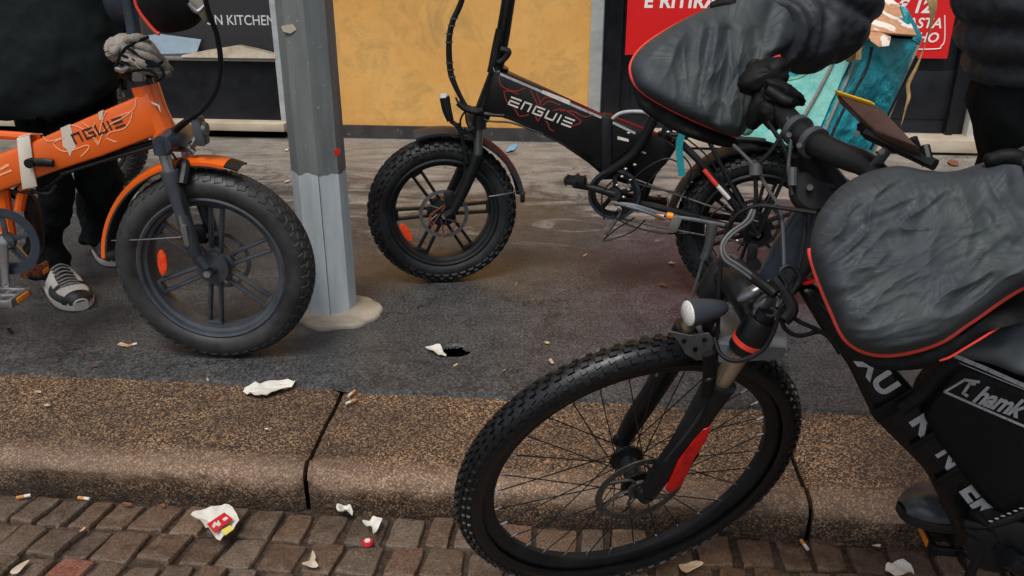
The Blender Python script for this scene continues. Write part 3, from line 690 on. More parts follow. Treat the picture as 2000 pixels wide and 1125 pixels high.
def fat_wheel(parent, name, c, yaw, lean, tread, tyre='tyre', spoke_a=0.0, refl=None, R0=.25, rim='black_metal', side=1, disc=True):
    c = A(c, float); h, u, n = vert_basis(yaw, lean); wp = sub(name, parent); k = R0 / .25
    Rc, a, b_ = .2105 * k, .0385 * k, .049 * k
    tyre_mesh(c, h, u, n, Rc, a, b_, 128, tread).build('tyre', tyre, wp, smooth=28)
    mb = MB(); r1 = .182 * k
    mb.lathe(c, h, u, n, [(r1 + .006, .040), (r1, .043), (r1 - .006, .040), (r1 - .010, .030), (r1 - .018, .026), (r1 - .021, .015), (r1 - .021, -.015), (r1 - .018, -.026), (r1 - .010, -.030), (r1 - .006, -.040), (r1, -.043), (r1 + .006, -.040)], 120)
    mb.build('rim', rim, wp, smooth=30)
    mb = MB()
    for i in range(6):
        th = spoke_a + i * math.pi / 3; er = h * math.cos(th) + u * math.sin(th); et = -h * math.sin(th) + u * math.cos(th)
        for sg in (-1, 1):
            p0 = c + er * .026 + et * sg * .0125; p1 = c + er * (r1 - .017) + et * sg * .016
            ax = unit(p1 - p0); mb.box((p0 + p1) / 2, (ax, np.cross(n, ax), n), (np.linalg.norm(p1 - p0), .0095, .020), .003)
        mb.box(c + er * .036, (er, et, n), (.03, .033, .022), .004); mb.box(c + er * (r1 - .024), (er, et, n), (.012, .042, .024), .003)
    mb.build('spokes', rim, wp, smooth=30)
    mb = MB(); mb.tube([c - n * .05, c - n * .034, c - n * .03, c + n * .03, c + n * .034, c + n * .05], [.012, .016, .042, .042, .016, .012], 24, smooth=False); mb.build('hub', rim, wp, smooth=30)
    mb = MB(); mb.tube([c - n * .068, c + n * .068], [.006, .006], 12, smooth=False); mb.disc(c + n * .064 * side, n, .010, .010, 6); mb.build('axle', 'silver', wp)
    if disc:
        cd = c - n * .040 * side * (1 if disc == True else disc); mb = MB()
        mb.lathe(cd, h, u, n, [(.080, .0010), (.068, .0010), (.068, -.0010), (.080, -.0010)], 64)
        for i in range(6):
            th = i * math.pi / 3; er = h * math.cos(th) + u * math.sin(th); e2 = h * math.cos(th + .5) + u * math.sin(th + .5)
            mb.tube([cd + er * .02, cd + e2 * .07], .0025, 6, smooth=False)
        mb.build('disc_rotor', 'steel', wp)
    if refl is not None:
        th = refl; er = h * math.cos(th) + u * math.sin(th); et = -h * math.sin(th) + u * math.cos(th); mb = MB()
        q = [c + er * (.138 + p[1]) + n * .012 + et * p[0] for p in spline([A([-.036, .002, 0]), A([-.018, -.011, 0]), A([.018, -.011, 0]), A([.036, .002, 0]), A([.018, .011, 0]), A([-.018, .011, 0])], 4, True)]
        mb.prism(q, n, .008, .0015); mb.build('reflector', 'reflector_orange', wp)
    return h, u, n
def fender(parent, name, c, h, u, n, r, a0, a1, wd, mat, crown=.012, lip=.006, th=.003, seg=40):
    mb = MB(); N = 9; out = [(r + crown * (1 - (2 * k / (N - 1) - 1) ** 2) , wd / 2 * (2 * k / (N - 1) - 1)) for k in range(N)]
    out = [(r - lip, -wd / 2)] + out + [(r - lip, wd / 2)]
    prof = out + [(q - th, w_ * .985) for q, w_ in out[::-1]]
    mb.lathe(c, h, u, n, prof, seg, R(a0), R(a1)); return mb.build(name, mat, parent, smooth=50)
def extr(P, poly, off, thick, bev, name, mat, parent, smooth=35):
    mb = MB(); mb.prism(P.pts(poly, off), P.n, thick, bev); return mb.build(name, mat, parent, smooth)
def ptube(mb, P, pts, r, off=0, seg=10, n=6, **k): mb.tube(P.pts(pts, off), r, seg, n, **k)
def pedal(parent, c, ax, fw, mat='black_plastic', refl='orange_mark', name='pedal', k=1.0):
    """platform pedal: open cage on a spindle; ax spindle axis, fw long way"""
    ax, fw = unit(ax), unit(fw); up_ = np.cross(ax, fw); c = A(c); mb = MB()
    for s in (-1, 1): mb.box(c + fw * .042 * s * k, (ax, fw, up_), (.092 * k, .010 * k, .024), .003)
    for s in (-1, 0, 1): mb.box(c + ax * .040 * s * k, (ax, fw, up_), (.010 * k, .080 * k, .018), .003)
    mb.tube([c - ax * .06, c + ax * .05], .007, 10, smooth=False)
    p = mb.build(name, mat, parent); m2 = MB()
    for s in (-1, 1): m2.box(c + fw * (.042 * k + .006) * s, (ax, fw, up_), (.05 * k, .003, .014), .001)
    m2.build('reflector', refl, p); return p
def chainring(parent, c, h, u, n, r, mat='black_metal', spokes=5):
    mb = MB(); mb.lathe(c, h, u, n, [(r, .004), (r - .016, .004), (r - .016, -.004), (r, -.004)], 72)
    for i in range(spokes):
        th = i * 2 * math.pi / spokes + .3; er = h * math.cos(th) + u * math.sin(th)
        mb.box(c + er * (r - .016) / 2, (er, np.cross(n, er), n), (r - .012, .014, .005), .001)
    mb.disc(c, n, .022, .014, 24)
    for i in range(40):
        th = i * 2 * math.pi / 40; er = h * math.cos(th) + u * math.sin(th); mb.box(c + er * (r + .002), (er, np.cross(n, er), n), (.006, .005, .003))
    return mb.build('chainring', mat, parent)
def lamp(parent, c, fwd, r, ln, sx=1.0, name='headlight', body='black_plastic'):
    fwd = unit(fwd); mb = MB()
    mb.tube([c - fwd * ln, c - fwd * ln * .8, c - fwd * ln * .3, c, c + fwd * .004], [r * .35, r * .62, r * .9, r, r * 1.02], 24, 3); p = mb.build(name, body, parent)
    mb = MB(); mb.tube([c + fwd * .003, c + fwd * .006, c + fwd * .010], [r * .93, r * .9, r * .6], 24, smooth=False); mb.build('lens', 'lens', p); return p

# ================================================================ ORANGE FOLDING BIKE (left)
oc = A([-.782, 2.092, .262]); yo = R(-2.0)
ho, uo, no_ = vert_basis(yo)
orange = thing('folding_bicycle', 'bright orange folding bike with fat worn tyres and white tape, left of the pole', 'bicycle', (oc[0], oc[1], 0))
PO = Plane(oc, no_)
fat_wheel(orange, 'front_wheel', oc, yo, 0, KNOB_WORN, 'tyre_worn', R(22), R(176), rim='navy_metal', side=1, disc=True, R0=.261)
ro = oc - ho * 1.02 - A([0, 0, 0]); ro[2] = .25
fat_wheel(orange, 'rear_wheel', ro, yo, 0, KNOB_WORN, 'tyre_worn', R(5), None, rim='navy_metal')
fender(orange, 'front_fender', oc, ho, uo, no_, .286, 76, 174, .078, 'orange_paint', .008); fender(orange, 'fender_liner', oc, ho, uo, no_, .2815, 76.5, 173.5, .076, 'black_fender', .008)
fd = MB(); d_ = ho * math.cos(R(74)) + uo * math.sin(R(74)); 
fd.lathe(oc, ho, uo, no_, [(.286, -.038), (.294, 0), (.286, .038), (.281, .038), (.289, 0), (.281, -.038)], 4, R(69), R(76)); fd.build('fender_tip', 'black_plastic', orange)
extr(PO, [(300, 172), (322, 258), (310, 262), (210, 300), (118, 330), (30, 362), (-60, 395), (-150, 430), (-172, 350), (-60, 318), (0, 300), (95, 264), (180, 226), (265, 190)], 0, .066, .009, 'frame_beam', 'orange_paint', orange)
mb = MB(); ptube(mb, PO, [(283, 166), (300, 215), (322, 264)], .033, smooth=False, seg=22); ht = mb.build('head_tube', 'orange_paint', orange)
mb = MB(); ptube(mb, PO, [(-20, 262), (40, 266), (75, 270)], .011, seg=10); ptube(mb, PO, [(-160, 300), (-80, 266), (-20, 262)], .011, seg=10)
ptube(mb, PO, [(52, 345), (42, 385), (38, 410)], .013); ptube(mb, PO, [(5, 368), (10, 410), (20, 470)], .018)
ptube(mb, PO, [(-140, 400), (-70, 430), (15, 470)], .016)
p2 = [ro + no_ * .075, ro + no_ * .075 + ho * .2 + uo * .02, PO(15, 470, .03)]; mb.tube(p2, .011, 8); p2 = [ro - no_ * .075, ro - no_ * .075 + ho * .2 + uo * .02, PO(15, 470, -.03)]; mb.tube(p2, .011, 8)
p2 = [ro + no_ * .075, ro + uo * .2 - ho * -.1 + no_ * .075, PO(-150, 400, .03)]; mb.tube(p2, .010, 8)
mb.build('rear_frame', 'orange_paint', orange)
# white tape and hinge lever
mb = MB(); o_ = .036
mb.prism(PO.pts([(33, 270), (58, 264), (62, 292), (66, 330), (73, 364), (44, 370), (38, 320)], .0365), no_, .004, .0015)
mb.prism([PO(36, 268, .038), PO(60, 262, .038), PO(84, 262, -.03), PO(58, 264, -.03)], (0, 0, 1), .004, .001)
mb.build('tape_band', 'white_tape', orange)
mb = MB(); ptube(mb, PO, [(60, 318), (84, 317), (104, 319)], [.009, .011, .010], .045, flat=(no_, .7)); mb.disc(PO(60, 318, .045), no_, .012, .02, 16); mb.build('hinge_lever', 'black_plastic', orange)
mb = MB(); ptube(mb, PO, [(20, 372), (70, 375), (110, 352), (135, 330)], .004, .01); ptube(mb, PO, [(60, 372), (95, 378), (108, 362)], .005, .02); ptube(mb, PO, [(120, 335), (200, 306), (280, 285), (320, 270)], .009, 0); ptube(mb, PO, [(120, 340), (210, 312), (300, 286)], .005, .02); mb.build('under_cable', 'black_plastic', orange)
# winged badge and lettering
mb = MB(); w_ = .0022; sf = .0337
def pline(mb, P, L, off, wd, n=5):
    Q = spline(P.pts(L, off), n) if len(L) > 2 else P.pts(L, off)
    for a, b_ in zip(Q[:-1], Q[1:]):
        d = b_ - a; l_ = np.linalg.norm(d)
        if l_ > 1e-6: mb.box((a + b_) / 2, (d / l_, np.cross(P.n, d / l_), P.n), (l_ + wd * .5, wd, .0012))
for L in ([(84, 266), (95, 276), (125, 268)], [(104, 280), (112, 290), (132, 296), (168, 284), (173, 290), (158, 306)], [(104, 280), (112, 274), (128, 270)],
          [(140, 244), (158, 250), (172, 262), (190, 276), (192, 284)], [(192, 284), (186, 274), (180, 255), (162, 240)], [(192, 284), (200, 262), (214, 244), (240, 230), (262, 212), (266, 192)],
          [(186, 240), (182, 250), (190, 262)], [(208, 218), (200, 235), (194, 262)], [(208, 270), (222, 276), (228, 277)], [(208, 266), (216, 258), (240, 252), (252, 240), (258, 220), (244, 222), (222, 232)]):
    pline(mb, PO, L, sf, w_)
mb.build('badge_outline', 'pink_line', orange)
o = PO(148, 279, sf); X = (PO(245, 243, sf) - o); k = 5.5 - 1.15; X = X / k * .98; Y = unit(np.cross(no_, X)) * .0205
mb = MB(); strokes(mb, [[(x - 1.15, y) for x, y in L] for G in ENGWE[1:] for L in G], o, X, Y, no_, .0042, .0016); mb.build('lettering', 'black_decal', orange)
mb = MB(); 
for poly in ([(118, 250), (137, 242), (141, 258), (143, 275), (149, 287), (141, 294), (137, 306), (131, 292), (123, 286), (121, 266)], [(192, 219), (202, 214), (200, 232), (194, 236)], [(293, 198), (303, 201), (312, 206), (314, 220), (308, 207), (299, 204)]):
    mb.prism(PO.pts(poly, sf - .0002), no_, .0012)
mb.build('scratch', 'white_tape', orange)
pline(m3 := MB(), PO, [(0, 342), (22, 333)], sf, .004); pline(m3, PO, [(2, 330), (16, 322)], sf, .006); m3.build('small_print', 'pink_line', orange)
m1 = MB(); sp0 = PO(-140, 400); sp1 = sp0 + uo * .48 - ho * .10; m1.tube([sp0, sp1], .0165, 14, smooth=False); m1.build('seat_post', 'black_metal', orange)
m1 = MB(); m1.tube([sp1 + ho * .14 + uo * .01, sp1 + ho * .03 + uo * .02, sp1 - ho * .12 + uo * .03], [.03, .06, .10], 18, 6, flat=(uo, .4)); m1.build('saddle', 'black_nylon', orange)
# fork
fk = sub('fork', orange)
for sg, dx, dy in ((1, 0, 0), (-1, 0, 0)):
    o_ = .068 * sg
    mid = Plane(oc, no_)
    A0, A1, A2, A3 = PO(318, 292), PO(334, 332), PO(350, 390), oc - no_ * 0
    if sg == 1: P = [PO(318, 290, .062), PO(331, 336, .062), PO(383, 498, .066), PO(404, 524, .066)]
    else:
        d = oc - PO(404, 524, .066); P = [PO(318, 290, .062) - no_ * .124, PO(331, 336, .062) - no_ * .124, PO(383, 498, .066) - no_ * .132, PO(404, 524, .066) - no_ * .132]
    m1 = MB(); m1.tube(P[:2], .0145, 16, smooth=False); m1.build('stanchion', 'silver', fk)
    m1 = MB(); m1.tube([P[1], P[1] * .97 + P[2] * .03, P[1] * .5 + P[2] * .5, P[2] * .95 + P[1] * .05, P[2]], [.0215, .0225, .019, .0165, .015], 18, 5); m1.tube([P[2], P[3]], [.014, .012], 12, smooth=False); m1.build('lower_leg', 'navy_metal', fk)
m1 = MB(); ca, cb = PO(316, 283, .078), PO(316, 283, .078) - no_ * .156; m1.tube([ca, (ca + cb) / 2, cb], [.022, .030, .022], 16, 4); m1.tube([PO(322, 262), PO(316, 288)], .026, 18, smooth=False)
for q in (PO(316, 280, .062), PO(316, 280, .062) - no_ * .124): m1.tube([q + uo * .012, q - uo * .026], [.021, .022], 18, smooth=False)
m1.build('crown', 'blue_black', fk)
m1 = MB(); P = [PO(352, 420, .078), PO(360, 455, .08), PO(366, 478, .08), PO(360, 440, .085)]; m1.tube(P, .006, 6); m1.ell(PO(358, 448, .078), (ho, uo, no_), (.007, .02, .006)); m1.ell(PO(365, 472, .078), (ho, uo, no_), (.006, .016, .006)); m1.build('fork_bracket', 'silver', fk)
m1 = MB(); m1.tube([PO(218, 470, .03), PO(280, 468, .06), PO(355, 463, .075)], .0022, 6); m1.build('fender_stay', 'steel', orange)
m1 = MB(); m1.tube([PO(337, 300, .01), PO(352, 330, .03), PO(352, 370, .075), PO(365, 420, .085)], .0035, 6); m1.tube([PO(350, 325, .03), PO(362, 320, .04), PO(356, 360, .075)], .012, 8); m1.build('brake_hose', 'black_plastic', orange)
# calliper on far side
m1 = MB(); m1.box(oc - no_ * .05 + ho * .0 + uo * .07 - ho * .05, (ho, uo, no_), (.035, .05, .03), .006); m1.build('brake_calliper', 'black_metal', orange)
# chainring, cranks, pedals
cb_ = PO(14, 470, .075)
chainring(orange, cb_, ho, uo, no_, .078, 'navy_metal'); m1 = MB(); m1.lathe(cb_ + no_ * .008, ho, uo, no_, [(.088, .003), (.070, .003), (.070, -.003), (.088, -.003)], 60); m1.build('chain_guard', 'blue_black', orange)
m1 = MB(); e = PO(14, 588, .10); m1.tube([cb_ + no_ * .02, (cb_ + e) / 2 + no_ * .01, e], [.015, .011, .012], 12, flat=(no_, .6)); m1.tube([PO(14, 470, -.07), PO(62, 520, -.1)], [.014, .011], 10, smooth=False); m1.tube([PO(14, 470, .08), PO(14, 470, -.08)], .018, 14, smooth=False); m1.build('crank', 'silver', orange)
pedal(orange, PO(8, 580, .15), no_, ho, 'silver', 'orange_mark'); pedal(orange, PO(68, 528, -.13), no_, ho, 'rust', 'orange_mark', k=.6)
m1 = MB(); ptube(m1, PO, [(30, 372), (60, 400), (70, 470), (60, 490)], .022, -.03); m1.build('seat_post', 'black_metal', orange)
# stem above the head tube, bar, headlight, cable
m1 = MB(); m1.tube([PO(284, 168), PO(278, 148), PO(272, 128), PO(262, 60), PO(250, -20), PO(236, -130)], [.022, .023, .024, .0175, .0170, .017], 18, smooth=False); m1.build('stem', 'blue_black', orange)
m1 = MB(); bt = PO(236, -130); m1.tube([bt - no_ * .27 - ho * .02, bt, bt + no_ * .27 - ho * .02], .0125, 12); m1.build('handlebar', 'black_metal', orange)
m1 = MB(); m1.box(PO(268, 130, .03), (ho, uo, no_), (.03, .07, .02), .005); m1.tube([PO(255, 128, .035), PO(240, 136, .04), PO(228, 132, .04)], [.007, .008, .010], 10); m1.build('stem_latch', 'silver', orange)
lc = PO(401, 238, .03)
m1 = MB(); m1.box(PO(391, 255, .03), (unit(ho + uo * .12), unit(uo - ho * .12), no_), (.026, .072, .040), .008); hl = m1.build('headlight', 'lamp_grey', orange)
m1 = MB(); m1.tube([PO(398, 252, .03), PO(400, 252, .03) + ho * .006], [.019, .016], 16, smooth=False); m1.build('lens', 'steel', hl)
m1 = MB(); m1.tube([PO(388, 270, .03), PO(372, 290, .02), PO(340, 292, .0)], .006, 8); m1.tube([PO(368, 286, .02), PO(380, 298, .02)], .008, 8); m1.build('lamp_bracket', 'steel', orange)
m1 = MB(); m1.tube([PO(395, -60, .2), PO(404, 12, .16), PO(424, 70, .12), PO(431, 130, .1), PO(420, 180, .08), PO(395, 214, .06), PO(365, 236, .04), PO(333, 262, .02)], [.006, .006, .006, .006, .0065, .007, .008, .009], 10, 10)
m1.tube([PO(380, 226, .05), PO(352, 243, .04), PO(340, 258, .03), PO(330, 285, .03)], .006, 8); m1.build('brake_cable', 'black_plastic', orange)
m1 = MB(); m1.tube([PO(368, 6, .17), PO(385, 22, .165), PO(400, 10, .16)], [.004, .006, .004], 8); m1.build('brake_lever', 'silver', orange)
# gloves bundled round the stem
def wrinkled(mb, c, ax, rad, amp, sc_, seed, nu=48, nv=28, ridge=True):
    ax = [unit(a) for a in ax]; rows = []
    for i in range(nv + 1):
        ph = math.pi * (i / nv - .5) * .998; r = []
        for j in range(nu):
            th = 2 * math.pi * j / nu; d = A([math.cos(ph) * math.cos(th), math.cos(ph) * math.sin(th), math.sin(ph)])
            q = noise.noise(Vector(d * sc_ + seed)); q2 = noise.noise(Vector(d * sc_ * 2.3 + seed))
            k = 1 + amp * ((1 - 2 * abs(q)) if ridge else q) + amp * .5 * (1 - 2 * abs(q2))
            r.append(A(c) + (ax[0] * d[0] * rad[0] + ax[1] * d[1] * rad[1] + ax[2] * d[2] * rad[2]) * k)
        rows.append(r)
    mb.grid(rows, cu=True)
gl = thing('gloves', 'grey gloves bundled with black cord around the orange bike stem', 'gloves', PO(268, 150))
mb = MB(); wrinkled(mb, PO(262, 98, .01), (unit(ho - uo * .35), unit(uo + ho * .35), no_), (.050, .030, .05), .16, 1.6, 3); wrinkled(mb, PO(278, 116, .02), (unit(ho - uo * .5), unit(uo + ho * .5), no_), (.062, .024, .045), .18, 2.0, 8); wrinkled(mb, PO(235, 96, .01), (ho, uo, no_), (.026, .026, .04), .2, 2, 5)
# limp fingers
for x0, y0, x1, y1, x2, y2 in ((250, 84, 285, 92, 318, 118), (252, 96, 288, 108, 322, 132), (250, 112, 280, 124, 312, 142), (244, 80, 268, 74, 290, 84), (232, 84, 226, 100, 216, 92)):
    mb.tube([PO(x0, y0, .045), PO(x1, y1, .065), PO(x2, y2, .03)], [.008, .011, .009], 10, 5)
mb.build('glove_pair', 'glove_cloth', gl, smooth=60)
mb = MB()
for L in ([(226, 130), (240, 100), (262, 84), (290, 72)], [(245, 92), (280, 112), (312, 130), (322, 150)], [(238, 120), (262, 128), (300, 128), (318, 120)], [(232, 104), (262, 118), (296, 124), (316, 134), (318, 150), (304, 158)], [(250, 140), (280, 136), (300, 142), (308, 156)]):
    mb.tube(PO.pts(L, .068), .0036, 8)
mb.build('cord', 'black_cloth', gl)
m1 = MB(); wrinkled(m1, PO(268, 140, .0), (ho, uo, no_), (.035, .022, .035), .15, 2, 11); m1.build('wrap', 'black_nylon', gl)

# ---------------------------------------------------------------- soft shapes
def pillow(outline, P, centre, tf, tb, folds, n=150, rings=34, q=2.6, jit=.0, off=0.0, wr=.004, ex=.55, fields=()):
    O2 = spline([A([x, y, 0.]) for x, y in outline], 12, True); idx = np.linspace(0, len(O2), n, endpoint=False).astype(int); O2 = [O2[i][:2] for i in idx]; c2 = A(centre, float)
    def disp(p, s):
        v = 0
        for pts, w_, amp in folds:
            best = 1e9
            for a, b_ in zip(pts[:-1], pts[1:]):
                a, b_ = A(a, float), A(b_, float); ab = b_ - a; t = min(1, max(0, float((p - a) @ ab) / float(ab @ ab)))
                best = min(best, np.linalg.norm(p - a - ab * t))
            v += amp * math.exp(-(best / w_) ** 2)
        for cx, cy, rad, ang, la, lc, amp in fields:
            g = math.exp(-((p[0] - cx) ** 2 + (p[1] - cy) ** 2) / rad ** 2)
            if g < .02: continue
            wx = 14 * noise.noise(Vector((p[0] * .012, p[1] * .012, cx))); ca, sa = math.cos(R(ang)), math.sin(R(ang)); la, lc = la * 1.5, lc * 2.5
            a = (p[0] * ca + p[1] * sa + wx) / la; b_ = (-p[0] * sa + p[1] * ca + wx) / lc
            q_ = 1 - abs(2 * noise.noise(Vector((a, b_, cx * .1)))); q2 = 1 - abs(2 * noise.noise(Vector((a * 1.7, b_ * 2.1, cx * .1 + 5))))
            v += amp * .62 * g * (q_ ** 2.6 + .25 * q2 ** 3 - .5)
        return v * (1 - s ** 14) + wr * noise.noise(Vector((p[0] * .018, p[1] * .018, 3))) * 2 * (1 - s ** 6)
    mb = MB()
    for sg, T in ((1, tf), (-1, tb)):
        rows = []
        for k in range(rings + 1):
            s = max(.004, k / rings); row = []
            for o in O2:
                p = c2 + (o - c2) * s; hgt = T * (max(0, 1 - s ** q)) ** ex
                row.append(P(p[0], p[1], off + sg * hgt + (disp(p, s) if sg > 0 else 0)))
            rows.append(row)
        mb.grid(rows, cu=True)
    return mb
# small muff on the orange bike's bar, top edge of the picture
om = thing('handlebar_muff', 'black muff with red piping and grey lining on the orange bike handlebar', 'handlebar muff', PO(330, -20, .1))
PM_ = Plane(PO(330, 0, .10), no_)
pillow([(262, -60), (262, 0), (272, 25), (296, 52), (318, 64), (350, 62), (382, 50), (400, 20), (402, -60), (380, -150), (300, -150)], PM_, (335, -40), .05, .06, [], n=80, rings=16).build('shell', 'black_nylon', om, smooth=60)
mb = MB(); mb.tube(PM_.pts([(262, -10), (268, 14), (285, 40), (304, 62), (312, 66)], .012), .0042, 8); mb.build('piping', 'red_piping', om)
mb = pillow([(360, -40), (368, 0), (380, 18), (400, 44), (407, 40), (409, 15), (402, -30)], Plane(PO(390, 10, .14), no_), (388, 0), .012, .02, [], n=60, rings=12); mb.build('lining', 'muff_lining', om, smooth=60)
om2 = thing('handlebar_muff', 'dark muff hanging beside the black jacket at the top left edge', 'handlebar muff', PO(222, -10, -.2))
PM2 = Plane(PO(222, 0, -.22), no_); pillow([(196, -60), (200, 0), (212, 30), (235, 48), (262, 40), (266, 0), (262, -60), (230, -120)], PM2, (230, -30), .05, .05, [], n=60, rings=12).build('shell', 'blue_black', om2, smooth=60)

# ================================================================ BLACK FOLDING BIKE (middle)
fr = A([.748, 2.47, .241]); ff = A([-.227, 2.655, .241])
hb = unit(ff - fr); nb = A([hb[1], -hb[0], 0]); nb = nb if nb[1] < 0 else -nb; ub = A([0, 0, 1.])
PB = Plane(ff, nb)
black = thing('folding_bicycle', 'black folding bike with fat knobbly tyres and red winged badge, right of the pole', 'bicycle', (.25, 2.5, 0))
yf = R(10); hf, uf, nf = vert_basis(yf)
fat_wheel(black, 'front_wheel', ff, yf, 0, KNOB_FAT, 'tyre', R(2), R(208), side=1, disc=-1, R0=.239)
fat_wheel(black, 'rear_wheel', fr, math.atan2(-hb[1], -hb[0]), 0, KNOB_FAT, 'tyre', R(20), R(30), side=1, R0=.239)
fender(black, 'front_fender', ff, hf, uf, nf, .263, 6, 108, .10, 'black_fender', .012)
fender(black, 'rear_fender', fr, -hb, ub, nb, .262, 75, 172, .10, 'tyre', .012)
PF_ = Plane(ff, nf)
fk = sub('fork', black)
for sg in (1, -1):
    q = [PF_(936, 232, .066), PF_(933, 302, .066), PF_(905, 372, .066), PF_(884, 412, .066)]
    if sg < 0: q = [p - nf * .132 for p in q]
    m1 = MB(); m1.tube(q[:2], .0145, 16, smooth=False); m1.build('stanchion', 'steel', fk)
    m1 = MB(); m1.tube([q[1], q[1] * .9 + q[2] * .1, q[2], q[3]], [.022, .022, .018, .014], 16, 5); m1.tube([q[3], ff + nf * .066 * sg], .012, 10, smooth=False); m1.build('lower_leg', 'black_metal', fk)
m1 = MB(); q = PF_(936, 240, .07); m1.tube([q, q - nf * .07, q - nf * .14], [.022, .030, .022], 16, 4)
for o_ in (.066, -.066): p = PF_(936, 232, .066) - nf * (.066 - o_); m1.tube([p + ub * .012, p - ub * .03], [.021, .022], 16, smooth=False)
m1.build('crown', 'black_metal', fk)
m1 = MB(); ptube(m1, PB, [(978, 128), (938, 232)], .027, seg=20, smooth=False); m1.build('head_tube', 'black_paint', black)
m1 = MB(); P = PB.pts([(967, 140), (982, 70), (993, 0), (1012, -100), (1020, -140)]); m1.tube(P, [.024, .021, .020, .018, .018], 18, smooth=False)
m1.build('stem', 'black_paint', black)
m1 = MB(); q = PB(1020, -140); m1.tube([q - nb * .28, q, q + nb * .28], .0125, 12); m1.build('handlebar', 'black_metal', black)
m1 = MB(); ptube(m1, PB, [(977, 58), (969, 90), (962, 128), (958, 142)], [.014, .0125, .013, .012], .022, flat=(nb, .7)); ptube(m1, PB, [(978, 96), (993, 101), (984, 116), (972, 122)], [.009, .010, .009, .008], .03); m1.build('stem_latch', 'black_metal', black)
m1 = MB(); ptube(m1, PB, [(963, 132), (968, 142), (976, 138)], .0022, .03, seg=6); m1.build('latch_spring', 'silver', black)
# cables wrapped together in front of the stem
m1 = MB(); ptube(m1, PB, [(925, -90), (902, 0), (885, 40), (878, 70), (877, 105), (880, 140), (886, 160), (900, 190), (915, 212), (940, 222), (985, 226)], [.009] * 4 + [.0095, .0095, .009, .007, .007, .006, .006], .03, n=10); m1.build('cable_bundle', 'black_plastic', black)
m1 = MB()
for k, (x, y) in enumerate(((887, 36), (882, 50), (878, 66), (877, 82), (878, 122), (880, 136), (883, 150))):
    p = PB(x, y, .03); m1.tube([p + ub * .002 + hb * .0, p - ub * .002], .0115, 12, smooth=False)
m1.build('cable_tie', 'grey_cable', black)
m1 = MB()
for L in ([(905, 205), (925, 215), (958, 222), (988, 225)], [(908, 200), (912, 240), (925, 262), (934, 300)], [(918, 206), (900, 232), (902, 262), (908, 300), (905, 350), (890, 400)], [(985, 224), (1040, 248), (1110, 288), (1172, 325)], [(925, 210), (950, 235), (1000, 240), (1060, 262)], [(890, 190), (902, 210), (930, 222)]): ptube(m1, PB, L, .0032, .03, seg=6)
ptube(m1, PB, [(895, 200), (910, 212), (930, 218), (945, 215)], .011, .03); m1.build('cable', 'black_plastic', black)
# head lamp and bracket
m1 = MB(); m1.tube(PB.pts([(868, 188), (873, 215), (880, 236)], .05), [.016, .015, .011], 14, 5, flat=(nb, .8)); hl = m1.build('headlight', 'black_plastic', black)
m1 = MB(); m1.tube(PB.pts([(867, 190), (866, 183)], .05), [.015, .013], 14, smooth=False); m1.build('lens', 'lens', hl)
m1 = MB(); ptube(m1, PB, [(880, 236), (892, 245), (905, 258), (928, 250)], .007, .045); ptube(m1, PB, [(896, 240), (905, 285), (912, 320)], .0065, .05); m1.ell(PB(906, 252, .06), (hb, ub, nb), (.007, .007, .006)); m1.build('lamp_bracket', 'black_metal', black)
m1 = MB(); m1.tube([PF_(955, 384, .07), PF_(985, 379, .06), PF_(1022, 372, .02)], .0022, 6); m1.build('fender_stay', 'silver', black)
m1 = MB(); m1.box(PB(1021, 385, .02), (hb, ub, nb), (.011, .028, .03), .002); m1.build('fender_flap', 'black_plastic', black)
m1 = MB(); m1.box(ff + nf * .05 + hf * .02 + uf * .05, (hf, uf, nf), (.03, .055, .03), .006); m1.build('brake_calliper', 'black_metal', black)
m1 = MB()
for k in range(5): a = -.4 + k * .35; m1.tube([ff + nf * .04 + A([.02, 0, .04]) * (1 + k * .1), ff + nf * .045 + hf * .05 * math.cos(a * 2 + 3.5) - uf * .01 * k, ff + nf * .045 + hf * .06 * math.cos(a) * -.6 - uf * (.03 + .012 * k)], .0016, 5)
m1.build('motor_cable', 'rust', black)
# frame beam
bo = .034
extr(PB, [(968, 132), (985, 138), (1060, 172), (1120, 200), (1182, 228), (1186, 300), (1182, 342), (1150, 314), (1100, 280), (1040, 248), (1000, 232), (946, 214)], 0, .066, .008, 'frame_beam', 'black_paint', black)
extr(PB, [(1190, 226), (1196, 228), (1300, 268), (1322, 285), (1300, 318), (1262, 350), (1225, 356), (1188, 344)], 0, .064, .007, 'battery_case', 'black_paint', black)
m1 = MB(); m1.prism(PB.pts([(1176, 222), (1197, 226), (1198, 345), (1176, 346)], 0), nb, .078, .006); m1.build('hinge', 'black_metal', black)
m1 = MB()
for L in ([(978, 145), (1060, 180), (1182, 233)], [(1198, 240), (1240, 260)]): pline(m1, PB, L, bo, .007, 3)
ptube(m1, PB, [(1196, 232), (1210, 222), (1232, 218), (1262, 220), (1276, 232)], .0055, .03); m1.build('pale_edge', 'grey_decal', black)
m1 = MB(); m1.prism(PB.pts([(1060, 176), (1114, 197), (1112, 205), (1058, 182)], bo), nb, .0016); m1.prism(PB.pts([(1206, 266), (1228, 272), (1228, 277), (1206, 272)], bo), nb, .0016); m1.prism(PB.pts([(1242, 290), (1262, 298), (1261, 301), (1242, 294)], bo), nb, .0016); m1.build('white_label', 'white_decal', black)
m1 = MB(); w_ = .0026
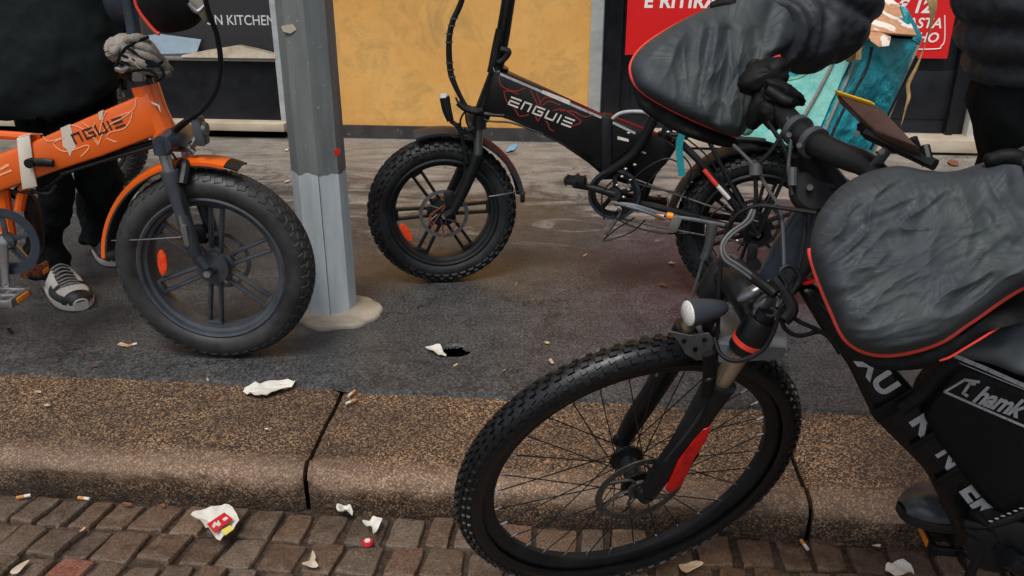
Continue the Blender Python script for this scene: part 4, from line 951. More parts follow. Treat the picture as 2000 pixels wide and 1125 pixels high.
for L in ([(975, 150), (980, 168), (1005, 178), (1025, 172)], [(984, 178), (990, 198), (1002, 205)], [(984, 178), (996, 178), (1012, 184)], [(1002, 205), (1012, 224), (1018, 227), (1032, 224)], [(1036, 176), (1046, 196), (1052, 208)], [(1048, 182), (1054, 196), (1056, 208)], [(1044, 218), (1050, 236), (1058, 222)], [(1060, 206), (1072, 198), (1094, 205)], [(1056, 200), (1066, 190), (1082, 192)], [(1094, 216), (1120, 218), (1142, 228), (1158, 224)], [(1080, 216), (1100, 214), (1134, 236), (1118, 246), (1102, 246)], [(1070, 242), (1074, 252), (1082, 256)], [(1066, 236), (1072, 244)]): pline(m1, PB, L, bo, w_)
m1.build('badge_outline', 'red_line', black)
o = PB(993, 203, bo); X = PB(1114, 248, bo) - o; X = X / 5.5; Y = unit(A([0, 0, 1.]) - unit(X) * unit(X)[2]) * .0225
Y = Y + unit(X) * .004
m1 = MB(); strokes(m1, [L for G in ENGWE for L in G], o, X, Y, nb, .0046, .0018); m1.build('lettering', 'white_decal', black)
# rear part of the frame
m1 = MB(); ptube(m1, PB, [(1300, 262), (1262, 350), (1243, 408)], .024, -.01, seg=16, smooth=False); m1.build('seat_tube', 'black_paint', black)
m1 = MB(); ptube(m1, PB, [(1330, 180), (1300, 262)], .0165, -.01, seg=16, smooth=False); m1.build('seat_post', 'black_metal', black)
m1 = MB(); q = PB(1345, 125, -.01); m1.tube([q + hb * .10, q + hb * .02 + ub * .005, q - hb * .09 + ub * .01], [.025, .05, .075], 18, 6, flat=(ub, .4)); m1.build('saddle', 'black_nylon', black)
m1 = MB(); ptube(m1, PB, [(1284, 216), (1262, 262), (1236, 302), (1205, 326), (1186, 338)], .0155, .05, seg=12); m1.build('folding_lock', 'black_nylon', black)
m1 = MB()
for o_ in (.062, -.062): m1.tube([PB(1215, 392, .02 * np.sign(o_)), PB(1300, 408, o_ * .9), fr + nb * o_ * 1.1], .0105, 10)
for o_ in (.062, -.062): m1.tube([PB(1310, 262, .02 * np.sign(o_)), PB(1370, 320, o_ * .9), fr + nb * o_ * 1.1], .0105, 10)
m1.build('rear_frame', 'black_metal', black)
m1 = MB(); m1.tube(PB.pts([(1375, 332), (1400, 362)], .085), .0065, 8, smooth=False); m1.build('reflective_stripe', 'red_piping', black)
m1 = MB(); m1.tube(PB.pts([(1401, 363), (1424, 388)], .085), .0065, 8, smooth=False); m1.build('reflective_stripe', 'white_decal', black)
# crank set
cb_ = PB(1200, 378, .05); chainring(black, cb_, -hb, ub, nb, .073, 'black_metal', 5)
m1 = MB(); m1.lathe(cb_ + nb * .008, -hb, ub, nb, [(.080, .003), (.071, .003), (.071, -.003), (.080, -.003)], 60); m1.build('chain_guard', 'blue_black', black)
m1 = MB(); m1.tube([PB(1200, 380, .075), PB(1160, 368, .08), PB(1120, 360, .085)], [.013, .0105, .012], 12); m1.tube([PB(1200, 380, -.07), PB(1290, 392, -.09)], [.013, .011], 12, smooth=False); m1.tube([PB(1200, 380, .08), PB(1200, 380, -.08)], .019, 14, smooth=False); m1.build('crank', 'black_metal', black)
pedal(black, PB(1124, 352, .11), nb, hb, refl='black_plastic', k=.62); pedal(black, PB(1286, 394, -.14), nb, hb, refl='black_plastic', k=.62)
m1 = MB(); ra = (cb_ - nb * .004)
for p, q in ((PB(1200, 335, .05), fr + nb * .05 + ub * .035), (PB(1200, 424, .05), fr + nb * .05 - ub * .035)): m1.tube([p, (p + q) / 2 - ub * .004, q], .0035, 6)
m1.build('chain', 'chain_steel', black)
m1 = MB(); m1.lathe(fr + nb * .05, -hb, ub, nb, [(.04, .012), (.02, .014), (.02, -.014), (.03, -.012)], 30); m1.box(fr + nb * .075 - ub * .06 + hb * .01, (hb, ub, nb), (.03, .07, .02), .005); m1.disc(fr + nb * .08 - ub * .09, nb, .02, .012); m1.build('derailleur', 'black_metal', black)
m1 = MB(); ptube(m1, PB, [(1200, 398), (1240, 402), (1300, 420), (1360, 430), (1415, 440)], .0065, .10); ptube(m1, PB, [(1205, 408), (1212, 415), (1196, 440), (1182, 458)], .0055, .08); ptube(m1, PB, [(1200, 396), (1250, 410), (1300, 428)], .005, .11); ar = m1.build('stand_spring_arm', 'steel', black)
m1 = MB()
for a, b_ in (((1280, 422), (1296, 424)), ((1302, 421), (1314, 423))): m1.tube(PB.pts([a, b_], .10), .0115, 12, smooth=False)
m1.build('orange_sleeve', 'orange_mark', black)
m1 = MB(); m1.box(PB(1318, 436, .10), (unit(hb * .3 - ub), unit(hb + ub * .3), nb), (.05, .03, .03), .006); m1.build('clamp_block', 'grey_plastic', black)
m1 = MB()
for L in ([(1225, 360), (1260, 330), (1300, 310), (1330, 320)], [(1240, 425), (1200, 450), (1180, 470), (1230, 455), (1260, 430)], [(1180, 430), (1176, 380), (1200, 350)], [(1195, 420), (1230, 440), (1290, 455), (1350, 455)], [(1230, 345), (1250, 360), (1290, 370), (1330, 378)], [(1290, 330), (1250, 375), (1235, 400)], [(1330, 300), (1350, 330), (1340, 380), (1370, 430)], [(1420, 400), (1390, 420), (1380, 460), (1400, 500)], [(1430, 395), (1460, 450), (1440, 490)], [(1340, 270), (1385, 310), (1425, 380), (1455, 425)]): ptube(m1, PB, L, .0026, .085, seg=6)
m1.build('cable', 'black_plastic', black)
m1 = MB()
for (x, y) in ((1222, 330), (1240, 322), (1215, 345), (1232, 352), (1205, 362), (1228, 370), (1322, 250), (1305, 258), (1228, 260), (1218, 385), (1452, 404), (1470, 456), (1440, 470)): m1.ell(PB(x, y, .07), (hb, ub, nb), (.007, .005, .005), 8, 6)
m1.build('bolt', 'silver', black)
m1 = MB(); ptube(m1, PB, [(1392, 438), (1384, 480), (1374, 506)], [.016, .014, .012], .12); ptube(m1, PB, [(1374, 504), (1362, 545), (1350, 582)], .0048, .13, smooth=False); m1.build('kickstand', 'steel', black)
# rack and pannier deck
m1 = MB()
for o_ in (.07, -.07): m1.tube([PB(1310, 262, o_), PB(1400, 268, o_), PB(1500, 275, o_), PB(1640, 292, o_)], .007, 8)
for x in (1340, 1420, 1500, 1580): m1.tube([PB(x, 270, .07), PB(x, 270, -.07)], .006, 8, smooth=False)
for o_ in (.075, -.075): m1.tube([PB(1560, 285, o_), fr + nb * o_ * 1.0], .006, 8, smooth=False); m1.tube([PB(1380, 268, o_), fr + nb * o_ * 1.0], .006, 8, smooth=False)
m1.build('rear_rack', 'black_metal', black)
m1 = MB(); P = PB.pts([(1334, 258), (1327, 280), (1328, 310), (1332, 344)], .12); rows = [[p - hb * .010, p + hb * .010] for p in spline(P, 5)]; m1.grid(rows); m1.grid([[p + nb * .002 for p in r] for r in rows])
solo(m1, 'strap', 'short teal strap dangling in front of the black rear tyre', 'strap', 'teal_strap', smooth=60)

# ================================================================ BIKE BEHIND THE PERSON ON THE LEFT
bc = A([-1.90, 3.86, .25]); yb = R(-18)
far = thing('parked_bicycle', 'black fat tyred bike parked behind the person in black', 'bicycle', (bc[0], bc[1], 0))
fat_wheel(far, 'front_wheel', bc, yb, R(-6), KNOB_FAT, 'tyre_worn', 0.3)
h2, u2, n2 = vert_basis(yb); b2 = bc - h2 * 1.0
fat_wheel(far, 'rear_wheel', b2, yb, 0, KNOB_FAT, 'tyre', 0.1)
m1 = MB()
for o_ in (.066, -.066): m1.tube([bc + n2 * o_, bc + n2 * o_ + u2 * .30 - h2 * .09], [.015, .02], 12, smooth=False)
m1.tube([bc + n2 * .08 + u2 * .30 - h2 * .09, bc - n2 * .08 + u2 * .30 - h2 * .09], .022, 12, smooth=False); m1.build('fork', 'black_metal', far)
m1 = MB(); hd = bc + u2 * .42 - h2 * .13; m1.tube([bc + u2 * .3 - h2 * .09, hd + u2 * .06], .027, 14, smooth=False); m1.tube([hd, b2 + u2 * .14 + h2 * .40], .045, 14, smooth=False); m1.tube([b2 + u2 * .12 + h2 * .42, b2 + u2 * .62 + h2 * .25], .017, 12, smooth=False); m1.tube([b2, b2 + u2 * .14 + h2 * .42], .014, 10, smooth=False); m1.build('frame', 'black_paint', far)
m1 = MB(); m1.tube([hd + u2 * .06, hd + u2 * .46 - h2 * .1], .017, 12, smooth=False); q = hd + u2 * .46 - h2 * .1; m1.tube([q - n2 * .28, q + n2 * .28], .0125, 10, smooth=False); m1.build('stem', 'black_metal', far)
m1 = MB(); m1.ell(b2 + u2 * .64 + h2 * .24, (h2, n2, u2), (.13, .08, .035), 20, 10); m1.build('saddle', 'black_nylon', far)
fender(far, 'front_fender', bc, h2, u2, n2, .276, 60, 150, .10, 'black_plastic')
# ================================================================ MOUNTAIN E-BIKE (right foreground)
kc = A([.208, 1.241, .200]); hk, uk, nk = vert_basis(R(14.8), R(-17.8))
PK = Plane(kc, nk)
bb = A([.762, 1.113, .19]); hd0 = PK(1530, 560)
hfr = unit(A([hd0[0] - bb[0], hd0[1] - bb[1], 0])); nfr = A([hfr[1], -hfr[0], 0]); nfr = nfr if nfr[1] < 0 else -nfr
PF = Plane(bb, nfr)
ebike = thing('mountain_bike', 'black mountain bike with red fork marking and knobbly spoked wheel, at the kerb edge', 'bicycle', (bb[0], bb[1], -.1))
def spoke_wheel(parent, name, c, h, u, n, R0=.315):
    k = R0 / .315; wp = sub(name, parent)
    tyre_mesh(c, h, u, n, .2850 * k, .0250 * k, .0260 * k, 125, KNOB_MTB, 160).build('tyre', 'tyre_sharp', wp, smooth=28)
    mb = MB(); mb.lathe(c, h, u, n, [(.272 * k, .0135), (.268 * k, .0145), (.262 * k, .0135), (.252 * k, .0105), (.247 * k, .005), (.2465 * k, 0), (.247 * k, -.005), (.252 * k, -.0105), (.262 * k, -.0135), (.268 * k, -.0145), (.272 * k, -.0135)], 140); mb.build('rim', 'black_metal', wp)
    mb = MB()
    for i in range(32):
        th = 2 * math.pi * i / 32; s = 1 if i % 2 else -1; t2 = th + (.62 if (i // 2) % 2 else -.62)
        a = c + (h * math.cos(t2) + u * math.sin(t2)) * .027 + n * .028 * s; b_ = c + (h * math.cos(th) + u * math.sin(th)) * .248 * k
        mb.tube([a, b_], .0011, 5, smooth=False)
    mb.build('spokes', 'black_metal', wp)
    mb = MB()
    for i in range(32):
        th = 2 * math.pi * i / 32; d = h * math.cos(th) + u * math.sin(th); mb.tube([c + d * .234 * k, c + d * .247 * k], .0021, 6, smooth=False)
    mb.build('spoke_nipple', 'silver', wp)  # silver spoke nipples where the spokes meet the rim
    mb = MB(); mb.tube([c - n * .05, c - n * .034, c - n * .031, c - n * .026, c - n * .02, c + n * .02, c + n * .026, c + n * .031, c + n * .034, c + n * .05], [.012, .013, .030, .030, .017, .017, .030, .030, .013, .012], 28, smooth=False); mb.build('hub', 'black_metal', wp)
    cd = c + n * .040; mb = MB(); mb.lathe(cd, h, u, n, [(.080, .0009), (.067, .0009), (.067, -.0009), (.080, -.0009)], 72)
    for i in range(6):
        th = i * math.pi / 3; e1 = h * math.cos(th) + u * math.sin(th); e2 = h * math.cos(th + .55) + u * math.sin(th + .55); mb.tube([cd + e1 * .018, cd + e1 * .03 + e2 * .01, cd + e2 * .069], .0028, 6, 4)
    mb.disc(cd, n, .022, .006, 20); mb.build('disc_rotor', 'chain_steel', wp)
spoke_wheel(ebike, 'front_wheel', kc, hk, uk, nk)
h3, u3, n3 = vert_basis(math.atan2(-hfr[1], -hfr[0]), 0)
spoke_wheel(ebike, 'rear_wheel', A([bb[0], bb[1], .215]) - hfr * .56 + A([0, 0, .0]), h3, u3, n3)
fk = sub('fork', ebike)
dro = A([0, 0, 0]); crown = PK(1462, 672); axv = unit(crown - PK(1245, 960))
for s in (1, -1):
    o_ = .060 * s
    L = [(1266, 962), (1290, 925), (1335, 862), (1380, 790), (1404, 752)] if s > 0 else None
    if s > 0: P = PK.pts(L, o_)
    else: P = [p - nk * .12 for p in PK.pts([(1266, 962), (1290, 925), (1335, 862), (1380, 790), (1404, 752)], .060)]
    m1 = MB(); m1.tube(P, [.016, .0195, .0205, .024, .0265], 20, 6, flat=(nk, .85)); m1.tube([P[-1], P[-1] + unit(P[-1] - P[-2]) * .008], .025, 20, smooth=False)
    m1.tube([P[0], kc + nk * o_ * .95 + 0 * uk], [.015, .013], 12, smooth=False); m1.ell(P[0], (hk, uk, nk), (.022, .018, .010), 14, 8)
    m1.tube([P[4] * .6 + P[3] * .4, P[4] * .6 + P[3] * .4 - nk * .03 * s + hk * .02], .012, 8, smooth=False)
    m1.build('lower_leg', 'black_metal', fk)
    top = PK(1468, 655, .060) if s > 0 else PK(1468, 655, .060) - nk * .12
    m1 = MB(); m1.tube([P[-1], top], .0150, 22, smooth=False); m1.build('stanchion', 'gold_steel', fk)
    # crown cap, red ring, knob
    ax = unit(top - P[-1]); m1 = MB(); m1.tube([top - ax * .030, top - ax * .026, top + ax * .028, top + ax * .034], [.019, .0225, .0235, .020], 22, smooth=False); m1.tube([top + ax * .034, top + ax * .046], [.015, .013], 18, smooth=False); m1.build('crown_cap', 'black_plastic', fk)
    if s > 0: m1 = MB(); m1.tube([top - ax * .014, top - ax * .006], .0238, 22, smooth=False); m1.build('red_ring', 'red_piping', fk)
    m1 = MB(); m1.lathe(top + ax * .044, hk, unit(np.cross(ax, hk)), ax, [(.013, .001), (.009, .001), (.009, .004), (.013, .004)], 18); m1.build('knob', 'steel', fk)
ca = PK(1478, 636, .060) ; cb_ = ca - nk * .12
m1 = MB(); m1.tube([ca, ca * .5 + cb_ * .5 + axv * .014, cb_], [.018, .025, .018], 18, 6); m1.tube([ca - nk * .06 + axv * .0, PK(1520, 570)], .027, 18, smooth=False); m1.build('crown', 'black_metal', fk)
m1 = MB(); m1.ell(PK(1488, 596, .045), (hk, axv, nk), (.014, .024, .010), 14, 8); m1.ell(PK(1466, 572, .045), (unit(hk - axv), unit(axv + hk), nk), (.008, .022, .010), 14, 8); m1.ell(PK(1500, 560, .05), (hk, axv, nk), (.012, .012, .008), 14, 8); m1.build('crown_shine', 'steel', fk)  # steel lumps added to imitate highlights on the crown
m1 = MB()
for s in (1,):
    L = [(1306, 962), (1300, 955), (1325, 900), (1352, 862), (1372, 838), (1388, 832), (1380, 856), (1356, 893), (1338, 930), (1330, 948)]
    m1.prism([p for p in PK.pts(L, .060 + .0175)], nk, .004, .001)
m1.build('red_marking', 'red_paint', fk)
m1 = MB(); m1.tube(PK.pts([(1342, 880), (1334, 915), (1318, 945)], .052), .010, 10, 4); m1.build('leg_guard', 'red_paint', fk)
# mudguard over the wheel
fender(ebike, 'front_mudguard', kc, hk, uk, nk, .330, 60, 83, .085, 'grey_plastic', .010, lip=.006, th=.002)
m1 = MB(); rows = []
for t in np.linspace(0, 1, 8):
    rows.append([PK(1398 + 138 * t, 648 - 4 * math.sin(t * 3.1) + 2 * t, .005), PK(1402 + 134 * t, 672 + 8 * t, .045 + .01 * t), PK(1404 + 120 * t, 708 - 6 * t, .05)])
m1.grid(rows); m1.grid([[p - nk * .0025 for p in r] for r in rows]); m1.build('mudguard_plate', 'grey_fender', ebike, smooth=60)
m1 = MB(); m1.prism(PK.pts([(1306, 646), (1346, 655), (1385, 650), (1398, 668), (1382, 700), (1360, 703), (1338, 690), (1326, 668)], .045), nk, .0025); m1.build('mudguard_flap', 'grey_plastic', ebike)
m1 = MB()
for x, y in ((1358, 682), (1336, 666), (1376, 664)): m1.disc(PK(x, y, .048), nk, .0035, .003, 10)
m1.build('flap_rivet', 'black_plastic', ebike)
# head tube, downtube, frame
m1 = MB(); m1.tube([PK(1506, 575), PK(1556, 488), PK(1590, 428), PK(1612, 388)], [.030, .034, .031, .028], 24, 6); m1.build('head_tube', 'blue_black', ebike)
dtop = PF(1585, 590); 
mb = MB(); L = [(1550, 552), (1580, 545), (1640, 590), (1730, 700), (1830, 815), (1930, 920), (1995, 1000), (1985, 1040), (1880, 1030), (1848, 1000), (1800, 905), (1745, 850), (1700, 805), (1650, 700), (1600, 635)]
mb.prism(PF.pts(L), nfr, .058, .014, 3); mb.build('down_tube', 'black_paint', ebike, smooth=50)
m1 = MB(); m1.prism(PF.pts([(1563, 549), (1588, 544), (1592, 551), (1568, 556)], .024), nfr, .012, .002); m1.build('red_badge', 'red_paint', ebike)
m1 = MB(); m1.prism(PF.pts([(1560, 470), (1600, 450), (1760, 580), (1900, 650), (2100, 730), (2300, 820), (2280, 860), (2100, 780), (1880, 690), (1740, 640), (1590, 540)]), nfr, .045, .01); m1.build('top_tube', 'black_paint', ebike)
m1 = MB(); ptube(m1, PF, [(2300, 760), (2200, 900), (2010, 1040)], .019, 0, 14); ptube(m1, PF, [(1990, 1030), (2300, 1120), (2600, 1180)], .012, .05); m1.build('rear_frame', 'black_paint', ebike)
m1 = MB(); pline(m1, PF, [(1862, 694), (1930, 722), (2010, 758)], .047, .006, 3); m1.build('silver_edge', 'grey_decal', ebike)
# lettering down the tube
X = unit(PF(1935, 1000, .03) - PF(1700, 700, .03)); Y = unit(np.cross(nfr, X))
if Y[2] < 0: Y = -Y
def tl(s, x, y, h_, sp=1.0, b=.045):
    o = PF(x, y, .0300); text_mesh(s, o, X * 1.15, Y, nfr, h_, bold=b, shear=-.05, space=sp).build('lettering', 'grey_decal', ebike, smooth=0)
tl('XU', 1672, 708, .030, 1.1); tl('K', 1776, 822, .034); tl('NI', 1826, 886, .030, .9, .03); tl('ER', 1874, 958, .034, 1.05)
m1 = MB()
for x0, y0, x1, y1, w_ in ((1706, 815, 1790, 770, .022), (1780, 874, 1856, 828, .010), (1826, 944, 1900, 898, .010)):
    a, b_ = PF(x0, y0, .034), PF(x1, y1, .034); d = unit(b_ - a); m1.box((a + b_) / 2, (d, np.cross(nfr, d), nfr), (np.linalg.norm(b_ - a), w_, .006), .002)
m1.build('tie_strap', 'black_nylon', ebike)
m1 = MB(); ptube(m1, PF, [(1760, 800), (1800, 770), (1835, 730), (1870, 705)], [.011, .010, .010, .012], .05); m1.build('battery_cable', 'black_nylon', ebike)
m1 = MB(); m1.tube([bb - nfr * .06, bb - nfr * .055, bb + nfr * .06, bb + nfr * .066], [.03, .05, .05, .035], 28, smooth=False); m1.build('motor', 'black_metal', ebike)
h4 = -hfr; chainring(ebike, bb - nfr * .075, h4, A([0, 0, 1.]), nfr, .046, 'black_metal')
m1 = MB(); pe = onz(1862, 1046, .10); pe = Plane(bb - nfr * .13, nfr)(1858, 1050)
m1.tube([bb + nfr * .07, bb - nfr * .07], .014, 14, smooth=False); m1.tube([bb - nfr * .10, pe + nfr * .03], [.016, .012], 12, smooth=False); pn = bb + A([.14, 0, -.10]) + nfr * .09; m1.tube([bb + nfr * .085, pn], [.016, .012], 12, smooth=False); m1.build('crank', 'black_metal', ebike)
pedal(ebike, pe, nfr, hfr, 'black_plastic', 'orange_mark'); pedal(ebike, pn + nfr * .05, nfr, hfr)
m1 = MB()
for L in ([(1880, 1022), (1920, 1026), (1970, 1014), (2010, 996)], [(1880, 1030), (1920, 1060), (1900, 1110), (1880, 1150)], [(1900, 1000), (1950, 1050), (1985, 1130)]): ptube(m1, PF, L, .007, .06)
m1.build('chain_cover', 'black_nylon', ebike)
m1 = MB()
for k in range(7): p = PF(1935 + 12 * k, 1018 - 5 * k, .07); m1.ell(p, (hfr, uk, nfr), (.0035, .0018, .0015), 6, 4)
m1.build('stitch', 'grey_decal', ebike)
# handlebar, stem clamp
bar = [at(1472, 128, 1.24), at(1496, 172, 1.20), at(1530, 222, 1.165), at(1575, 268, 1.12), at(1640, 302, 1.07), at(1700, 328, 1.03), at(1758, 400, .98), at(1810, 500, .93)]
m1 = MB(); m1.tube(bar, [.0115, .013, .0155, .0165, .0160, .0150, .012, .0115], 22, 8); m1.build('handlebar', 'black_metal', ebike)
m1 = MB(); ax = unit(bar[4] - bar[2])
for t, c in ((-.020, bar[3]), (.016, bar[3])):
    p = c + ax * t; e1 = unit(np.cross(ax, UP)); e2 = np.cross(ax, e1); m2 = MB()
    m2.lathe(p, e1, e2, ax, [(.0215, .005), (.0165, .005), (.0165, -.005), (.0215, -.005)], 28); m2.build('bar_clamp', 'navy_metal', ebike)
st0, st1 = bar[3] - UP * .012 + FW * .01, PK(1622, 372)
m1.tube([st0, (st0 + st1) / 2 + UP * .0, st1], [.021, .022, .026], 18, 5); m1.tube([PK(1606, 400), PK(1628, 352)], [.028, .026], 20, smooth=False); m1.build('stem', 'black_plastic', ebike)
m1 = MB()
for x, y in ((1541, 263), (1561, 284), (1590, 252), (1610, 266)): m1.tube([at(x, y, 1.11), at(x, y, 1.098)], .0036, 10, smooth=False)
m1.tube([at(1582, 366, 1.13), at(1582, 366, 1.118)], .0042, 12, smooth=False); m1.build('bolt', 'chain_steel', ebike)
m1 = MB(); m1.lathe(at(1588, 372, 1.14), RT, UP, -FW, [(.030, .006), (.026, .010), (.0, .011), (.0, -.01), (.030, -.01)], 28); m1.build('bell', 'black_plastic', ebike)
m1 = MB()
for c, ax3, r3 in ((at(1495, 150, 1.20), (1, .2, .4), (.034, .021, .020)), (at(1532, 182, 1.17), (1, .1, -.5), (.030, .011, .015)), (at(1487, 205, 1.20), (.3, 0, 1), (.030, .014, .016)), (at(1510, 225, 1.18), (.7, 0, -.5), (.022, .016, .016))):
    a1_ = unit(ax3); a2_ = unit(np.cross(a1_, FW)); wrinkled(m1, c, (a1_, a2_, FW), r3, .18, 1.8, 4, 30, 16)
m1.tube([at(1500, 175, 1.16), at(1532, 196, 1.15), at(1550, 200, 1.14)], [.008, .008, .005], 8); m1.build('brake_lever', 'black_nylon', ebike, smooth=60)
# phone mount
m1 = MB()
P = [at(1672, 247, 1.03), at(1700, 246, 1.00), at(1832, 318, .95), at(1824, 328, .95), at(1690, 266, 1.03)]
m1.prism(P, UP, .010, .002); m1.tube([at(1692, 258, 1.0), at(1760, 290, .97), at(1826, 322, .94)], .007, 8); m1.tube([at(1782, 270, .95), at(1792, 296, .955)], .0055, 8, smooth=False); m1.tube([at(1806, 285, .95), at(1814, 318, .945)], .0055, 8, smooth=False)
m1.build('phone_mount', 'black_plastic', ebike)
m1 = MB(); m1.box((at(1740, 283, 1.0) + at(1700, 335, 1.02)) / 2, (unit(at(1740, 283, 1.0) - at(1700, 335, 1.02)), unit(np.cross(unit(at(1740, 283, 1.0) - at(1700, 335, 1.02)), FW)), FW), (.042, .012, .006), .001); m1.build('mount_arm', 'steel', ebike)
m1 = MB()
for x, y in ((1674, 261), (1778, 287), (1804, 320), (1722, 296)): m1.tube([at(x, y, .985), at(x, y, .975)], .0035, 10, smooth=False)
m1.build('mount_bolt', 'chain_steel', ebike)
ph = thing('phone', 'phone in a brown case with a yellow edge clamped above the handlebar', 'phone', at(1720, 250, .99))
Aq, Bq, Cq, Dq = at(1636, 192, 1.05), at(1724, 221, 1.00), at(1800, 300, .93), at(1712, 268, .985)
nq = unit(np.cross(Bq - Aq, Dq - Aq)); nq = nq if nq[2] > 0 else -nq
m1 = MB(); m1.prism([Aq, Bq, Cq, Dq], nq, .021, .004); m1.build('case', 'phone_case', ph)
m1 = MB(); yb_ = [Aq * .98 + Bq * .02, Aq * .12 + Bq * .88]; eo = unit(Aq - Dq)
m1.box((yb_[0] + yb_[1]) / 2 + eo * .0015, (unit(Bq - Aq), eo, nq), (np.linalg.norm(yb_[1] - yb_[0]), .009, .0275), .003); m1.build('edge', 'yellow_plastic', ph)
# headlight of the mountain bike
lf = unit(A([-.95, -.26, -.05])); lcn = PK(1350, 611, .03); lamp(ebike, lcn, lf, .0205, .055, name='headlight', body='navy_metal')
m1 = MB(); b_ = lcn - lf * .035 - uk * .018; m1.tube([b_ + uk * .006, b_ - uk * .018, PK(1410, 655, .0), PK(1440, 660, 0)], [.010, .009, .008, .009], 10); m1.build('lamp_bracket', 'black_plastic', ebike)
# brake calliper and cables
m1 = MB(); m1.box(kc + nk * .045 + axv * .075 + hk * .035, (hk, axv, nk), (.035, .05, .024), .006); m1.build('brake_calliper', 'black_metal', ebike)
m1 = MB(); m1.tube(PK.pts([(1383, 690), (1386, 730), (1378, 775)], .075), [.009, .011, .008], 10, flat=(nk, .6)); m1.ell(PK(1385, 742, .08), (hk, axv, nk), (.008, .007, .005), 10, 6); m1.build('hose_guide', 'black_plastic', ebike)
def cab(name, r, mat, *LL):
    m1 = MB()
    for L, z0, z1 in LL:
        n_ = len(L); m1.tube([at(x, y, z0 + (z1 - z0) * i / (n_ - 1)) for i, (x, y) in enumerate(L)], r, 8, 7)
    return m1.build(name, mat, ebike)
cab('brake_hose', .0032, 'black_plastic',
    ([(1595, 416), (1540, 408), (1480, 402), (1438, 422), (1415, 470), (1404, 560), (1402, 640), (1392, 700), (1384, 745)], 1.12, 1.26),
    ([(1499, 237), (1532, 290), (1550, 345), (1566, 373), (1572, 440), (1560, 520), (1530, 590)], 1.14, 1.15),
    ([(1545, 232), (1510, 290), (1478, 330), (1476, 390), (1462, 440), (1455, 470)], 1.13, 1.2),
    ([(1522, 596), (1536, 560), (1524, 530), (1545, 520), (1562, 545), (1540, 580), (1524, 600)], 1.13, 1.13),
    ([(1525, 600), (1512, 645), (1488, 685), (1440, 705), (1408, 692), (1396, 660)], 1.12, 1.2),
    ([(1532, 600), (1556, 625), (1598, 645), (1622, 662), (1640, 690)], 1.14, 1.16),
    ([(1524, 604), (1532, 640), (1560, 656), (1600, 648), (1626, 660)], 1.13, 1.16),
    ([(1400, 705), (1392, 760), (1386, 775), (1355, 830), (1300, 900)], 1.24, 1.3))
cab('brake_cable', .0026, 'grey_cable',
    ([(1432, 283), (1460, 310), (1478, 332), (1500, 370), (1524, 410), (1530, 470), (1530, 540), (1518, 600)], 1.2, 1.13),
    ([(1475, 405), (1465, 432), (1430, 458), (1414, 480), (1420, 502), (1446, 520), (1490, 552), (1522, 576)], 1.16, 1.13),
    ([(1469, 408), (1456, 432), (1424, 456), (1409, 480), (1414, 506), (1442, 526), (1486, 558), (1518, 582)], 1.16, 1.13),
    ([(1537, 229), (1546, 262), (1540, 330), (1548, 380)], 1.13, 1.13))
m1 = MB(); p = at(1476, 332, 1.16); m1.tube([p + UP * .008, p - UP * .008], .009, 12, smooth=False); p = at(1548, 345, 1.12); m1.tube([p + UP * .012, p - UP * .012], .006, 10, smooth=False); m1.build('cable_tie', 'grey_cable', ebike)
m1 = MB(); m1.tube([at(1440, 512, 1.16), at(1470, 540, 1.14), at(1515, 575, 1.12)], .0075, 10); m1.tube([at(1510, 545, 1.14), at(1545, 600, 1.13), at(1530, 625, 1.13)], .010, 10); m1.build('cable_sleeve', 'black_nylon', ebike)

# battery bag in the frame
bg_ = thing('frame_bag', 'black triangular frame bag with pale lettering Chamk, strapped inside the mountain bike frame', 'bag', PF(1960, 980))
mb = MB(); L = [(1846, 700), (1880, 692), (1960, 725), (2060, 765), (2230, 835), (2200, 1010), (2020, 1012), (1965, 1002), (1900, 945), (1822, 842), (1790, 790), (1800, 760)]
mb.prism(PF.pts(L), nfr, .088, .012, 3); mb.build('shell', 'black_nylon', bg_, smooth=50)
m1 = MB(); pline(m1, PF, [(1868, 697), (1950, 730), (2080, 783)], .0445, .003, 3); pline(m1, PF, [(1868, 706), (1950, 740), (2080, 793)], .0445, .0015, 3); m1.build('zip', 'grey_decal', bg_)
PFb = lambda x, y: PF(x, y, .0448)
X = unit(PFb(2000, 808) - PFb(1885, 766)); Y = unit(np.cross(nfr, X)); Y = Y if Y[2] > 0 else -Y
text_mesh('hamk', PFb(1898, 783), X * .8, Y, nfr, .0285, bold=.035, shear=.25, space=.96).build('lettering', 'grey_decal', bg_, smooth=0)
m1 = MB(); pline(m1, PF, [(1912, 746), (1884, 742)], .045, .0042, 3); pline(m1, PF, [(1884, 742), (1845, 765)], .045, .0034, 3); pline(m1, PF, [(1845, 765), (1920, 798), (2060, 858)], .045, .0034, 3)
pline(m1, PF, [(1904, 750), (1894, 749)], .045, .0042); pline(m1, PF, [(1894, 749), (1881, 768)], .045, .0042); pline(m1, PF, [(1881, 768), (1889, 773)], .045, .0042); m1.build('logo_outline', 'grey_decal', bg_)

